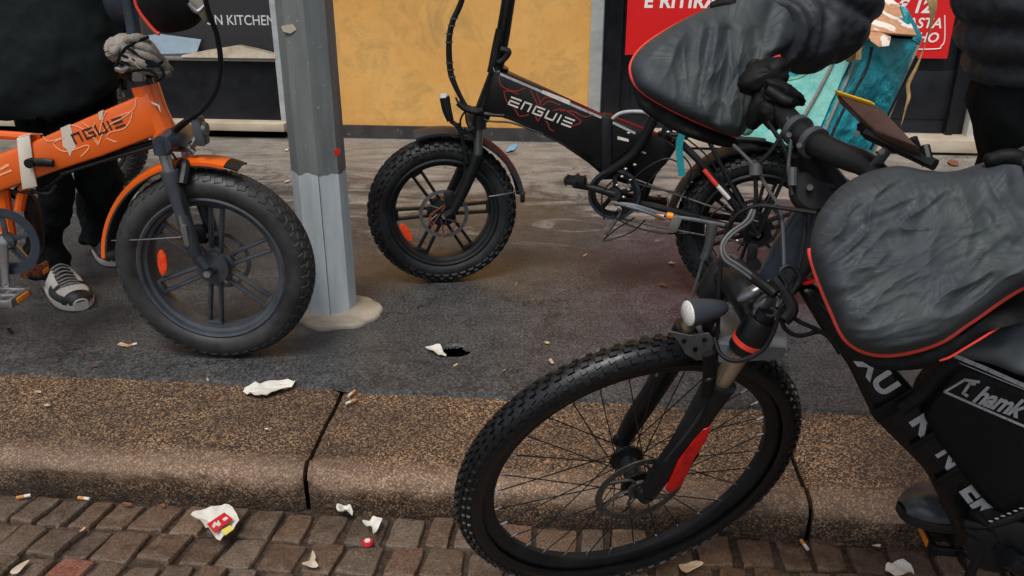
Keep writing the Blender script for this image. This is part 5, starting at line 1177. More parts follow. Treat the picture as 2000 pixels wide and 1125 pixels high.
# ---------------------------------------------------------------- big muffs
fm = thing('handlebar_muff', 'big dark grey handlebar muff with thin red piping, the farther one under the black sleeve', 'handlebar muff', at(1390, 200, 1.33))
Pm = Plane(at(1390, 120, 1.30), unit(-FW * .93 + RT * .1 + UP * .15))
out = [(1234, 118), (1262, 84), (1330, 40), (1410, 2), (1470, -34), (1530, -50), (1572, -20), (1578, 36), (1556, 80), (1520, 108), (1494, 150), (1480, 210), (1462, 246), (1436, 268), (1372, 244), (1300, 210), (1250, 178), (1233, 148)]
fo = [([(1404, 40), (1388, 140), (1375, 225)], 12, 0.0050), ([(1372, 50), (1355, 150), (1352, 220)], 10, 0.0029), ([(1422, 60), (1420, 150), (1400, 232)], 10, -0.0050), ([(1450, 60), (1440, 150), (1425, 240)], 12, 0.0042), ([(1475, 60), (1466, 150), (1445, 240)], 9, -0.0025), ([(1388, 60), (1372, 150), (1364, 230)], 7, -0.0025), ([(1520, -30), (1500, 40), (1484, 110)], 12, -0.0050), ([(1548, -20), (1530, 50), (1512, 100)], 12, 0.0042), ([(1330, 70), (1300, 130), (1310, 190)], 21, 0.0025), ([(1490, 90), (1478, 180), (1450, 245)], 9, 0.0034)]
pillow(out, Pm, (1410, 115), .040, .06, fo, n=260, rings=70, q=9, ex=.6, wr=.002, fields=[(1400, 170, 80, 98, 75, 13, .009), (1330, 110, 70, 118, 80, 18, .004), (1450, 150, 60, 104, 60, 10, .007), (1540, 0, 70, 60, 70, 14, .006)]).build('shell', 'muff', fm, smooth=60)
pp = [(1470, -30), (1410, 4), (1330, 42), (1264, 84), (1235, 118), (1233, 148), (1252, 177), (1300, 208), (1372, 242), (1436, 266)]
mb = MB(); mb.tube(Pm.pts(pp, .004), [.0006, .0008, .0014] + [.0028] * 7, 8, 8); mb.build('piping', 'red_piping', fm)
mb = pillow([(1236, 150), (1252, 180), (1300, 210), (1372, 244), (1434, 268), (1440, 285), (1408, 286), (1345, 268), (1290, 240), (1246, 205)], Pm, (1335, 238), .012, .05, [], n=90, rings=14, off=-.012); mb.build('side_panel', 'black_nylon', fm, smooth=60)
mb = MB(); mb.tube([at(1514, 110, 1.24), at(1518, 122, 1.24), at(1512, 132, 1.24)], [.008, .007, .004], 8, flat=(FW, .4)); mb.build('tab', 'red_piping', fm)
nm = thing('handlebar_muff', 'big dark grey handlebar muff with red piping, the nearer one above the frame bag', 'handlebar muff', at(1780, 600, .93))
Pn = Plane(at(1800, 500, .93), unit(-FW * .96 - RT * .05 + UP * .25))
out = [(1582, 492), (1590, 440), (1606, 405), (1640, 366), (1690, 338), (1752, 324), (1812, 333), (1862, 334), (1912, 320), (1970, 298), (2060, 268), (2180, 300), (2220, 440), (2150, 530), (2010, 556), (1900, 626), (1836, 668), (1762, 690), (1700, 690), (1652, 664), (1622, 604), (1596, 542)]
fo = [([(1598, 500), (1640, 450), (1690, 415), (1740, 395)], 14, 0.0025), ([(1604, 520), (1650, 472), (1690, 440)], 8, -0.0019), ([(1620, 560), (1680, 520), (1725, 495)], 14, 0.0022), ([(1630, 590), (1690, 556), (1740, 500), (1732, 450)], 11, -0.0022), ([(1640, 400), (1700, 372), (1760, 345)], 12, 0.0025), ([(1660, 420), (1710, 392), (1770, 352)], 9, -0.0019), ([(1770, 440), (1800, 390), (1850, 365)], 14, 0.0022), ([(1790, 450), (1815, 400), (1800, 360)], 9, -0.0014), ([(1680, 660), (1760, 640), (1830, 620)], 11, 0.0017), ([(1690, 675), (1770, 662), (1830, 650)], 6, -0.0014), ([(1850, 520), (1910, 500), (2000, 470)], 17, -0.0025), ([(1860, 560), (1920, 540), (2000, 505)], 14, 0.0025), ([(1860, 600), (1900, 560), (1930, 540)], 12, -0.0029), ([(1960, 330), (1950, 400), (2000, 470)], 19, 0.0029), ([(1920, 420), (1960, 470), (2010, 500)], 12, -0.0019), ([(1870, 360), (1900, 420), (1890, 470)], 22, 0.0019)]
pillow(out, Pn, (1840, 495), .055, .08, fo, n=320, rings=84, wr=.002, q=10, ex=.6, fields=[(1650, 440, 90, -38, 95, 17, .010), (1780, 370, 90, -24, 110, 17, .008), (1700, 560, 90, -34, 100, 20, .007), (1720, 650, 100, -8, 130, 12, .006), (1930, 560, 110, -36, 110, 20, .010), (1960, 380, 110, 60, 120, 24, .007), (1860, 440, 90, -60, 110, 26, .005)]).build('shell', 'muff', nm, smooth=60)
pp = [(1582, 486), (1584, 502), (1597, 544), (1622, 604), (1652, 663), (1700, 690), (1762, 690), (1836, 668), (1900, 626), (2010, 556), (2150, 520)]
mb = MB(); mb.tube(Pn.pts(pp, .003), .0031, 10, 10); mb.build('piping', 'red_piping', nm)
mb = pillow([(1640, 655), (1700, 690), (1762, 691), (1836, 668), (1900, 628), (2010, 556), (2150, 520), (2160, 590), (2000, 612), (1900, 672), (1850, 702), (1790, 722), (1700, 716)], Plane(Pn.o - Pn.n * .02, Pn.n), (1890, 655), .012, .03, [], n=110, rings=14); mb.build('side_panel', 'black_nylon', nm, smooth=60)
mb = MB(); mb.tube([Pn(x, y, -.012) for x, y in [(1834, 704), (1856, 697), (1905, 668), (2005, 609), (2100, 580)]], .0014, 8, 8); mb.build('piping', 'red_piping', nm)
mb = pillow([(1870, 690), (1920, 655), (2000, 605), (2160, 560), (2160, 760), (2020, 740), (1940, 712)], Plane(Pn.o - Pn.n * .07, Pn.n), (2010, 670), .012, .02, [], n=60, rings=12); mb.build('apron', 'muff', nm, smooth=60)

# ================================================================ DELIVERY BAG on the black bike's rack
db = thing('delivery_bag', 'teal insulated delivery bag with torn brown cardboard on top, on the black bike rack', 'bag', at(1580, 300, 2.45))
E1t, E1b = at(1694, 66, 2.34), at(1592, 300, 2.34); E2t, E2b = at(1798, 76, 2.50), at(1700, 312, 2.50); E0t, E0b = at(1504, 112, 2.52), at(1418, 262, 2.52)
E3t, E3b = E0t + E2t - E1t, E0b + E2b - E1b
def crumple_face(mb, a, b_, c, d, nu, nv, amp, seed, out_):
    rows = []
    for i in range(nv + 1):
        r = []
        for j in range(nu + 1):
            u_, v_ = j / nu, i / nv; p = (a * (1 - u_) + b_ * u_) * (1 - v_) + (d * (1 - u_) + c * u_) * v_
            e = min(1, 6 * min(u_, 1 - u_, v_, 1 - v_)); q = noise.noise(Vector(p * 9) + Vector((seed, 0, 0))); q2 = noise.noise(Vector(p * 26) + Vector((seed, 0, 0)))
            r.append(p + out_ * amp * e * ((1 - 2 * abs(q)) * 1.0 + .4 * (1 - 2 * abs(q2))))
        rows.append(r)
    mb.grid(rows)
up1 = unit(E1t - E1b)
nR = unit(np.cross(E2t - E1t, up1)); nR = nR if nR @ FW < 0 else -nR
nL = unit(np.cross(E0t - E1t, up1)); nL = nL if nL @ FW < 0 else -nL
mb = MB(); crumple_face(mb, E1t, E2t, E2b, E1b, 40, 60, .012, 3, nR); crumple_face(mb, E2t, E3t, E3b, E2b, 6, 6, 0, 1, -nL); crumple_face(mb, E3t, E0t, E0b, E3b, 6, 6, 0, 1, -nR); crumple_face(mb, E0t, E1t, E1b, E0b, 40, 40, .006, 7, nL); crumple_face(mb, E0b, E1b, E2b, E3b, 4, 4, 0, 1, -up1); crumple_face(mb, E0t, E1t, E2t, E3t, 10, 10, .004, 1, up1)
mb.build('body', 'teal', db, smooth=60)
mb = MB(); W = lambda u_, v_: (E0t * (1 - u_) + E1t * u_) * (1 - v_) + (E0b * (1 - u_) + E1b * u_) * v_
rows = []
for j in range(25):
    u_ = j / 24; top_ = .10 + .26 * math.sin(math.pi * min(1, u_ * 1.15)) ** 1.0 if u_ < .87 else .06
    rows.append([W(u_ * .97, top_ + (1.0 - top_) * i / 20) + nL * (.016 + .006 * noise.noise(Vector((u_ * 5, i * .3, 2)))) for i in range(21)])
mb.grid(rows); mb.grid([[r[0], r[0] - nL * .02] for r in rows]); mb.build('mesh_pocket', 'teal_faded', db, smooth=60)
mb = MB(); mb.tube([r[0] for r in rows[::3]], .006, 8); mb.build('pocket_rim', 'mint_cloth', db)
mb = MB()
for P in ([E1t, (E1t + E1b) / 2 + nL * .004, E1b], [E2t, E2b], [E1t, E2t], [W(.82, .02) + nL * .02, W(.80, .5) + nL * .024, W(.72, 1.0) + nL * .018]): mb.tube([p + (nR + nL) * .003 for p in P], .0045, 8, 5)
mb.build('seam', 'muff_lining', db)
mb = MB(); mb.tube([at(1703, 92, 2.30), at(1690, 140, 2.31), at(1645, 220, 2.30), at(1612, 292, 2.30)], .004, 6); mb.tube([at(1790, 110, 2.44), at(1752, 190, 2.44), at(1700, 292, 2.44)], .004, 6); mb.build('piping', 'black_nylon', db)
mb = MB(); P = [at(1757, 12, 2.36), at(1770, 16, 2.36), at(1800, 70, 2.42), at(1796, 88, 2.42), at(1780, 78, 2.38)]; mb.prism(P, FW, .01, .002); mb.build('lid_edge', 'teal', db)
mb = MB(); P = [at(1700, -14, 2.44), at(1738, -4, 2.44), at(1764, 18, 2.42), at(1790, 70, 2.34), at(1740, 66, 2.30), at(1684, 60, 2.30), at(1688, 30, 2.38)]; mb.prism(P, unit(UP * .6 - FW * .6), .006, .001)
P = [at(1690, 58, 2.30), at(1700, 62, 2.29), at(1722, 64, 2.28), at(1740, 72, 2.27), at(1736, 90, 2.27), at(1716, 92, 2.27), at(1700, 80, 2.28)]; mb.prism(P, -FW, .004, .001); mb.build('torn_cardboard', 'torn_card', db)
mb = MB(); mb.prism([at(1694, 58, 2.31), at(1786, 70, 2.36), at(1780, 76, 2.36), at(1700, 70, 2.31)], -FW, .006); mb.build('lid_gap_shade', 'void_black', db)  # solid black strip imitating the shade in the gap under the lid
mb = MB(); mb.tube([at(1682, 64, 2.28), at(1672, 78, 2.27), at(1664, 100, 2.28), at(1658, 118, 2.3)], [.016, .018, .014, .010], 10); mb.tube([at(1690, 72, 2.27), at(1678, 92, 2.27), at(1676, 116, 2.28)], [.010, .009, .008], 8); mb.build('rope_knot', 'strap_tan', db)
mb = MB(); L = [(1812, -30, 2.2, .020), (1822, 10, 2.2, .020), (1818, 50, 2.22, .015), (1806, 90, 2.24, .013), (1790, 132, 2.26, .012), (1774, 164, 2.27, .007), (1775, 190, 2.27, .007), (1768, 215, 2.28, .006), (1760, 246, 2.28, .007)]
Q = spline([A([*at(x, y, z), w_]) for x, y, z, w_ in L], 5); rows = []
for i, q in enumerate(Q):
    tw = math.cos(i * .23) * .5 + .6; rows.append([q[:3] - RT * q[3] * tw * .7, q[:3] - FW * .006 * math.sin(i * .4), q[:3] + RT * q[3] * tw * .7])
mb.grid(rows); mb.grid([[p + FW * .0015 for p in r] for r in rows])
solo(mb, 'strap', 'frayed tan webbing strap hanging in front of the red poster', 'strap', 'strap_tan', smooth=60)
mb = MB(); wrinkled(mb, at(1468, 232, 1.6), (unit(RT * .5 + UP), unit(RT - UP * .5), FW), (.030, .014, .012), .16, 1.6, 2, 30, 18)
solo(mb, 'cloth', 'small pale mint cloth showing between the grey muff and the handlebar', 'cloth', 'mint_cloth', smooth=60)

# ================================================================ PEOPLE
def person(label, loc): 
    o = thing('person', label, 'person', loc); return o
def sneaker(parent, toe, heel, wd, sole_m, up_m, over_m, lace_m, chunky=.028, hgt=.085, boot=False):
    toe, heel = A(toe, float), A(heel, float); z0 = heel[2]; f = unit(A([toe[0] - heel[0], toe[1] - heel[1], 0])); s = A([-f[1], f[0], 0]); L = np.linalg.norm((toe - heel)[:2]); Z = A([0, 0, 1.])
    def wdt(t): return wd / 2 * (.70 + .34 * math.sin(math.pi * min(1, max(0, (t - .05)) / 1.25)) ** 1.2) * (1 if t < .72 else math.sqrt(max(.0, 1 - ((t - .72) / .30) ** 2.2)) ) * (1 if t > .1 else math.sqrt(max(.05, 1 - ((.1 - t) / .115) ** 2)))
    T = list(np.linspace(0, 1, 26))
    def hh(t): return hgt * (.42 + .58 * (1 / (1 + math.exp((t - .52) * 13)))) * (1 if t < .86 else math.sqrt(max(.04, 1 - ((t - .86) / .15) ** 2)))
    mb = MB(); rows = []
    for t in T:
        c = heel + f * L * t; w_ = wdt(t); rows.append([c + s * w_ * a + Z * z for a, z in ((1.0, .004), (1.06, chunky * .5), (1.03, chunky), (0, chunky), (-1.03, chunky), (-1.06, chunky * .5), (-1.0, .004), (0, .001))])
    mb.grid(rows, cu=True); k = len(mb.v); mb.f.append(tuple(range(8))); mb.f.append(tuple(range(k - 8, k)))
    mu = MB(); rows = []
    for t in T:
        c = heel + f * L * t; w_ = wdt(t) * .97; h_ = hh(t) ; r = []
        for a in np.linspace(0, math.pi, 15): r.append(c + s * w_ * math.cos(a) * (1 - .35 * math.sin(a) ** 3 * (1 if t < .5 else .3)) + Z * (chunky * .8 + h_ * math.sin(a) ** .75))
        rows.append(r)
    mu.grid(rows); sh = mu.build('shoe', up_m, parent, smooth=60); mb.build('sole', sole_m, sh, smooth=40)
    def patch(t0, t1, a0, a1, name, mat, off=.0022):
        m_ = MB(); rr = []
        for t in np.linspace(t0, t1, 14):
            c = heel + f * L * t; w_ = wdt(t) * .97 + off; h_ = hh(t) + off
            rr.append([c + s * w_ * math.cos(a) * (1 - .35 * math.sin(a) ** 3 * (1 if t < .5 else .3)) + Z * (chunky * .8 + h_ * math.sin(a) ** .75) for a in np.linspace(R(a0), R(a1), 12)])
        m_.grid(rr); m_.build(name, mat, sh, smooth=60)
    if over_m:
        patch(.90, .992, 0, 180, 'toe_rand', over_m); patch(.58, .95, 0, 34, 'side_overlay', over_m, .003); patch(.58, .95, 146, 180, 'side_overlay', over_m, .003); patch(.66, .72, 30, 150, 'vamp_band', over_m, .0028); patch(.02, .2, 5, 175, 'heel_overlay', over_m); patch(.40, .72, 58, 122, 'tongue', over_m, .003)
        ml = MB()
        for k, t in enumerate(np.linspace(.42, .72, 7)):
            c = heel + f * L * t; h_ = hh(t); w_ = wdt(t) * .5
            ml.tube([c + s * w_ + Z * (chunky * .8 + h_ * .90), c + Z * (chunky * .8 + h_ + .006) + f * .006, c - s * w_ + Z * (chunky * .8 + h_ * .90)], .0032, 6, 4)
        ml.build('laces', lace_m, sh)
    return sh
def limb(mb, P, r, seg=20, n=8): mb.tube(P, r, seg, n)
def hand(mb, c, d, s_, u_):
    """palm and five bent fingers; d pointing direction, s_ sideways, u_ back of hand"""
    d, s_, u_ = unit(d), unit(s_), unit(u_); mb.ell(c + d * .04, (d, s_, u_), (.052, .042, .018), 14, 8)
    for k, ln in enumerate((.068, .078, .072, .056)):
        b0 = c + d * .08 + s_ * (.030 - .020 * k); mb.tube([b0 - d * .02, b0 + d * ln * .4, b0 + d * ln * .65 - u_ * .028, b0 + d * ln * .5 - u_ * .05], [.0095, .009, .0085, .0075], 8, 4)
    b0 = c + d * .015 + s_ * .038; mb.tube([b0 - s_ * .01, b0 + s_ * .028 + d * .02, b0 + s_ * .030 + d * .05 - u_ * .01], [.012, .0105, .009], 8, 4)
def body_head(mb, c, fwd):
    fwd = unit(fwd); Z = A([0, 0, 1.]); s = np.cross(fwd, Z)
    mb.ell(c, (fwd, s, Z), (.095, .075, .115), 22, 16); mb.ell(c + fwd * .03 - Z * .055, (fwd, s, Z), (.062, .055, .06), 16, 10)
    mb.ell(c + fwd * .098 - Z * .018, (fwd, s, Z), (.022, .014, .026), 10, 8)
    for k in (1, -1): mb.ell(c + s * .076 * k - Z * .01, (fwd, s, Z), (.018, .009, .03), 10, 8); mb.ell(c + fwd * .082 + s * .03 * k + Z * .006, (fwd, s, Z), (.012, .014, .008), 8, 6)
    mb.ell(c + fwd * .088 - Z * .062, (fwd, s, Z), (.012, .024, .008), 10, 6); mb.tube([c - Z * .06 - fwd * .01, c - Z * .20 - fwd * .03], [.055, .06], 14, smooth=False)
# ---- person in black standing behind the orange bike
f1h, f1t = onz(102, 558), onz(160, 592); f2h, f2t = onz(192, 496), onz(230, 506)
pa = person('person in black jacket, black trousers and black and white sneakers behind the orange bike', ((f1h + f2h) / 2))
k1, a1p = at(100, 345, 2.60), f1h + A([.03, -.03, .10]); k2, a2p = at(190, 330, 2.72), f2h + A([.03, 0, .10])
hp1, hp2 = at(62, 110, 2.50), at(158, 110, 2.56)
pel = (hp1 + hp2) / 2 + A([0, 0, .10]); chest = pel + A([.0, -.01, .36]); neck = chest + A([0, 0, .22]); head = neck + A([.03, -.04, .16])
mb = MB(); fdir = A([.6, -.8, 0]); 
for hp, k, an, ft in ((hp1, k1, a1p, f1h), (hp2, k2, a2p, f2h)): limb(mb, [hp + A([0, 0, .16]), hp + A([0, 0, .02]), k + A([0, 0, .08]), k - A([0, 0, .08]), an + A([0, 0, .10]), an, an - A([0, 0, .05])], [.07, .065, .042, .040, .032, .03, .03], 14)
limb(mb, [pel - A([0, 0, .08]), pel + A([0, 0, .12]), chest, neck - A([0, 0, .05])], [.12, .12, .14, .07], 18)
shL, shR = chest + A([.19, .02, .12]), chest + A([-.19, -.02, .12])
hL, hR = at(196, 150, 2.5), chest + A([-.26, -.05, -.50])
eL, eR = (shL + hL) / 2 + A([.05, .05, .0]), (shR + hR) / 2 + A([-.04, .05, 0])
for a_, b_, c_ in ((shL, eL, hL), (shR, eR, hR)): limb(mb, [a_, b_, c_], [.05, .042, .028], 12)
body_head(mb, head, fdir)
for c_ in (hL, hR): mg = MB(); hand(mg, c_ + A([0, 0, .03]), (0.1, -.2, -1), (1, 0, 0), (0, 1, 0)); remesh(mg.build('glove', 'black_nylon', pa, smooth=60), .005, 2)
bo_ = mb.build('body', 'skin', pa, smooth=60); remesh(bo_, .0075, 3)
mb = MB(); wrinkled(mb, head + A([-.012, .02, .035]), ((1, 0, 0), (0, 1, 0), (0, 0, 1)), (.098, .098, .10), .05, 4, 1); mb.build('hair', 'hair', pa, smooth=60)
mb = MB()
limb(mb, [hp1 + A([0, 0, .16]), hp1 + A([0, 0, .02]), k1 + A([0, 0, .08]), k1 - A([0, 0, .08]), a1p + A([0, 0, .10]), a1p + A([-.005, 0, .0]), a1p + A([-.005, -.01, -.052])], [.115, .095, .062, .055, .055, .060, .064], 26)
limb(mb, [hp2 + A([0, 0, .16]), hp2 + A([0, 0, .02]), k2 + A([0, 0, .08]), k2 - A([0, 0, .08]), a2p + A([0, 0, .10]), a2p + A([-.005, 0, .0]), a2p + A([-.01, -.01, -.055])], [.115, .100, .072, .068, .066, .068, .068], 26)
mb.tube([pel - A([0, 0, .16]), pel - A([0, 0, .02]), pel + A([0, 0, .12])], [.12, .175, .17], 26, flat=(FW, .8))
o = mb.build('trousers', 'trouser_cloth', pa, smooth=60); remesh(o, .009, 3, (.034, .06))
mb = MB(); jb = at(82, 158, 2.46)
mb.tube([jb - A([0, 0, .02]), jb + A([0, 0, .05]), pel + A([0, 0, .12]), chest, chest + A([0, 0, .13]), neck - A([0, 0, .03]), neck + A([0, 0, .04])], [.215, .228, .215, .225, .20, .10, .085], 34, flat=(FW, .72))
for a_, b_, c_ in ((shL, eL, hL), (shR, eR, hR)): limb(mb, [a_ - A([0, 0, .0]), b_, c_ + A([0, 0, .03]), c_ - A([0, 0, .04])], [.088, .078, .064, .060], 22)
o = mb.build('jacket', 'black_cloth', pa, smooth=60); remesh(o, .011, 3, (.035, .10))
mb = MB(); mb.tube([jb + A([-.22 * math.cos(a) , -.155 * math.sin(a), .012]) for a in np.linspace(0, 2 * math.pi, 25)[:-1]], .009, 8, 2, closed=True); mb.build('hem', 'black_nylon', pa)
sneaker(pa, f1t + A([.03, -.06, 0]), f1h + A([-.01, .03, 0]), .108, 'shoe_white', 'shoe_white', 'shoe_black', 'lace_grey')
sneaker(pa, f2t + A([.05, -.07, 0]), f2h + A([0, .03, 0]), .105, 'shoe_white', 'shoe_black', 'shoe_black', 'lace_grey')
# ---- rider of the mountain bike
ankf = Plane(A([0, 1.24, 0]), (0, 1, 0))
toeB = ankf(1768, 992); toeB = A([toeB[0], 1.25, toeB[2]]); heelB = toeB + A([.27, .02, 0.0]); zB = toeB[2] - .01
pb = person('rider in a black quilted puffer jacket and dark boots astride the mountain bike', (.9, 1.15, -.1))
hipF, hipN = A([.86, 1.29, .80]), A([.89, 1.08, .80]); kF, kN = A([.80, 1.30, .44]), A([1.02, .96, .38])
aF = A([heelB[0] - .06, 1.26, zB + .10]); aN = A([1.05, .93, 0.0])
chB = A([.78, 1.21, 1.18]); nkB = A([.74, 1.19, 1.42]); hdB = A([.69, 1.18, 1.58])
sF, sN = A([.585, 1.40, 1.30]), A([.84, 1.00, 1.30]); hF, hN = at(1462, 78, 1.31), A([.57, .885, .785]); eF, eN = at(1614, 36, 1.36), A([.90, .86, 1.02])
mb = MB()
for hq, kq, aq in ((hipF, kF, aF), (hipN, kN, aN)): limb(mb, [hq + A([0, 0, .12]), hq, kq + A([0, 0, .06]), kq - A([0, 0, .06]), aq + A([0, 0, .02]), aq - A([0, 0, .02])], [.07, .07, .045, .042, .034, .03], 14)
limb(mb, [A([.86, 1.19, .78]), A([.83, 1.2, .95]), chB, nkB - A([0, 0, .06])], [.12, .12, .13, .07], 18)
for P in ([sF, eF, hF], [sN, eN, hN]): limb(mb, P, [.05, .042, .028], 12)
for c_ in (hF, hN): mg = MB(); hand(mg, c_, (-1, .0, -.35), (0, 0, 1), (0, -1, 0)); remesh(mg.build('glove', 'black_nylon', pb, smooth=60), .005, 2)
body_head(mb, hdB, (-1, 0, -.2))
o = mb.build('body', 'skin', pb, smooth=60); remesh(o, .0075, 3)
mb = MB(); wrinkled(mb, hdB + A([.02, 0, .035]), ((1, 0, 0), (0, 1, 0), (0, 0, 1)), (.10, .095, .10), .05, 4, 1); mb.build('hair', 'hair', pb, smooth=60)
mb = MB()
for P, r in (([hipF + A([0, 0, .12]), hipF, kF + A([0, 0, .06]), kF - A([0, 0, .06]), aF + A([0, 0, .02]), aF - A([0, 0, .02])], [.12, .115, .085, .078, .062, .06]), ([hipN + A([0, 0, .12]), hipN, kN + A([0, 0, .06]), kN - A([0, 0, .06]), aN + A([0, 0, .06]), aN - A([0, 0, .0])], [.12, .115, .085, .078, .062, .06])): limb(mb, P, r, 24)
mb.tube([A([.85, 1.19, .70]), A([.845, 1.19, .84]), A([.83, 1.19, .95])], [.14, .185, .17], 24)
o = mb.build('trousers', 'trouser_cloth', pb, smooth=60); remesh(o, .011, 3, (.02, .08))
def quilt(P, r, pitch, amp, n=10):
    Q = spline([np.append(A(p, float), q) for p, q in zip(P, r)], n); L = 0; C_, rr = [], []
    # resample evenly, then puff between the seams
    D = [0]
    for a, b_ in zip(Q[:-1], Q[1:]): D.append(D[-1] + np.linalg.norm(b_[:3] - a[:3]))
    N = max(10, int(D[-1] / pitch * 14)); 
    for t in np.linspace(0, D[-1], N):
        i = min(np.searchsorted(D, t), len(D) - 1); i = max(1, i); f_ = (t - D[i - 1]) / max(1e-9, D[i] - D[i - 1]); q = Q[i - 1] * (1 - f_) + Q[i] * f_
        C_.append(q[:3]); rr.append(q[3] + amp * (abs(math.sin(math.pi * t / pitch)) ** .45 - .6))
    return C_, rr
mb = MB()
C_, rr = quilt([A([.866, 1.2, .805]), A([.85, 1.2, .90]), A([.83, 1.2, 1.02]), chB + A([.04, 0, 0]), A([.80, 1.2, 1.32]), nkB], [.155, .19, .215, .22, .19, .10], .044, .024); mb.tube(C_, rr, 40, smooth=False)
for P, r in (([sF, (sF + eF) / 2 + A([.0, .02, 0]), eF, (eF + hF) / 2, hF + A([.04, 0, .01])], [.082, .078, .068, .056, .044]), ([sN, eN, hN], [.105, .082, .058])):
    C_, rr = quilt(P, r, .040, .015); mb.tube(C_, rr, 26, smooth=False)
o = mb.build('jacket', 'puffer_cloth', pb, smooth=60); remesh(o, .005, 0, (.008, .035))
mb = MB(); mb.tube([A([.866 + .148 * math.cos(a), 1.2 + .148 * math.sin(a), .80]) for a in np.linspace(0, 2 * math.pi, 25)[:-1]], .012, 8, 2, closed=True); mb.build('hem', 'black_nylon', pb)
sneaker(pb, A([toeB[0], 1.25, zB - .02]), A([heelB[0], 1.27, zB - .02]), .105, 'shoe_black', 'leather', None, 'lace_grey', .022, .088)
sneaker(pb, A([.84, .90, -.098]), A([1.11, .94, -.098]), .105, 'shoe_black', 'leather', None, 'lace_grey', .022, .088)

# ================================================================ LITTER
def flake(name, label, cat, mat, pts, z=.004, curl=.006, th=.0007, ring=1, group=None):
    curl *= .6
    """a small flat scrap lying on the ground: outline in photo pixels dropped onto the ground at height z"""
    P = [onz(x, y, z) for x, y in pts]; c = sum(P) / len(P); P = spline(P, 3, True); mb = MB(); rows = []
    for s in (.02, .35, .7, 1.0): rows.append([c + (p - c) * s + A([0, 0, curl * (.5 + .9 * noise.noise(Vector(((p - c) * s * 55)) + Vector(c * 9))) * (.4 + s * .8)]) for p in P])
    mb.grid(rows, cu=True); mb.grid([[p - A([0, 0, th]) for p in r] for r in rows], cu=True); mb.grid([rows[-1], [p - A([0, 0, th]) for p in rows[-1]]], cu=True)
    return solo(mb, name, label, cat, mat, group, smooth=30)
KZ, RZ = -.003, -.096
flake('tissue', 'crumpled white tissue lying on the back edge of the kerb stone', 'tissue', 'paper_white', [(474, 766), (500, 755), (530, 747), (575, 748), (570, 758), (540, 768), (512, 776), (490, 774)], KZ + .004, .02)
wr = flake('food_wrapper', 'crumpled white wrapper with a red and yellow print lying on the setts', 'wrapper', 'paper_white', [(374, 1012), (392, 1003), (425, 993), (446, 988), (468, 1020), (456, 1036), (430, 1057), (408, 1038), (392, 1024)], RZ + .018, .02)
def on_top(o, pts, z, mat, name): 
    P = [onz(x, y, z) for x, y in pts]; mb = MB(); mb.prism(P, (0, 0, 1), .0012); mb.build(name, mat, o)
def onob(o, pts, z, mat, name):
    BASE[o.name] = A(o.location); on_top(o, pts, z, mat, name)
onob(wr, [(404, 1024), (438, 1001), (455, 1014), (420, 1040)], RZ + .036, 'paper_red', 'red_print')
onob(wr, [(432, 1036), (450, 1026), (456, 1034), (440, 1046)], RZ + .034, 'paper_yellow', 'yellow_print')
onob(wr, [(414, 1028), (419, 1019), (423, 1022), (426, 1016), (432, 1024), (428, 1028), (422, 1026), (418, 1032)], RZ + .0374, 'paper_white', 'white_print')
onob(wr, [(434, 1014), (442, 1009), (446, 1013), (438, 1018)], RZ + .0374, 'paper_white', 'white_print')
flake('paper_scrap', 'small folded white scrap against the foot of the kerb beside the dark joint', 'paper', 'paper_white', [(658, 1003), (662, 985), (672, 980), (690, 1004), (676, 1008)], RZ + .006, .03)
flake('paper_scrap', 'torn white scrap lying above the red and white bottle cap', 'paper', 'paper_white', [(708, 1025), (722, 1020), (730, 1012), (748, 1022), (738, 1034), (730, 1050), (726, 1036), (716, 1032)], RZ + .008, .02)
mb = MB(); c = onz(718, 1061, RZ); mb.tube([c, c + A([0, 0, .006])], [.0125, .011], 20, smooth=False); cap = solo(mb, 'bottle_cap', 'red and white round cap on the setts', 'bottle cap', 'paper_red')
BASE[cap.name] = A(cap.location); mb = MB(); mb.disc(c + A([0, 0, .0068]), (0, 0, 1), .0062, .0012, 12); mb.build('white_print', 'paper_white', cap)
flake('paper_scrap', 'cream star shaped scrap of paper below the white wrapper and scrap', 'paper', 'card_beige', [(590, 1106), (604, 1098), (611, 1080), (617, 1090), (616, 1098), (622, 1108), (604, 1110)], RZ + .004, .012)
flake('tissue', 'white tissue at the bottom edge right of the front tyre', 'tissue', 'paper_white', [(1729, 1108), (1742, 1102), (1770, 1103), (1786, 1122), (1770, 1128), (1738, 1126)], RZ + .006, .02)
flake('paper_scrap', 'tan crumpled scrap lying below the front tyre on the setts', 'paper', 'leaf_tan', [(1325, 1108), (1350, 1102), (1374, 1106), (1360, 1112), (1338, 1120)], RZ + .006, .012)
flake('paper_scrap', 'pale scrap on the setts near the bottom left corner', 'paper', 'card_beige', [(20, 1120), (34, 1104), (58, 1095), (48, 1108), (34, 1122)], RZ + .006, .006)
flake('paper_scrap', 'light blue paper slip lying behind the black front tyre', 'paper', 'blue_paper', [(988, 297), (1000, 284), (1010, 283), (1004, 294)], .004, .01)
flake('paper_scrap', 'white paper corner sticking out of the pothole', 'paper', 'paper_white', [(830, 681), (846, 678), (860, 676), (866, 690), (872, 697), (856, 694)], .005, .012)
def butt(label, x0, y0, x1, y1, z=KZ, cat='cigarette end', both=True):
    a, b_ = onz(x0, y0, z + .004), onz(x1, y1, z + .004); d = unit(b_ - a); a = (a + b_) / 2 - d * .014; b_ = a + d * .028; m_ = a * .45 + b_ * .55
    mb = MB(); mb.tube([a, m_], .0038, 10, smooth=False); o = solo(mb, 'cigarette_end', label, cat, 'butt_filter'); BASE[o.name] = A(o.location); mb = MB(); mb.tube([m_, b_], .0037, 10, smooth=False); mb.build('paper', 'paper_white', o)
butt('cigarette end lying across the top of the kerb joint', 694, 781, 676, 788)
butt('short tan cigarette end at the back end of the kerb joint', 692, 764, 682, 772)
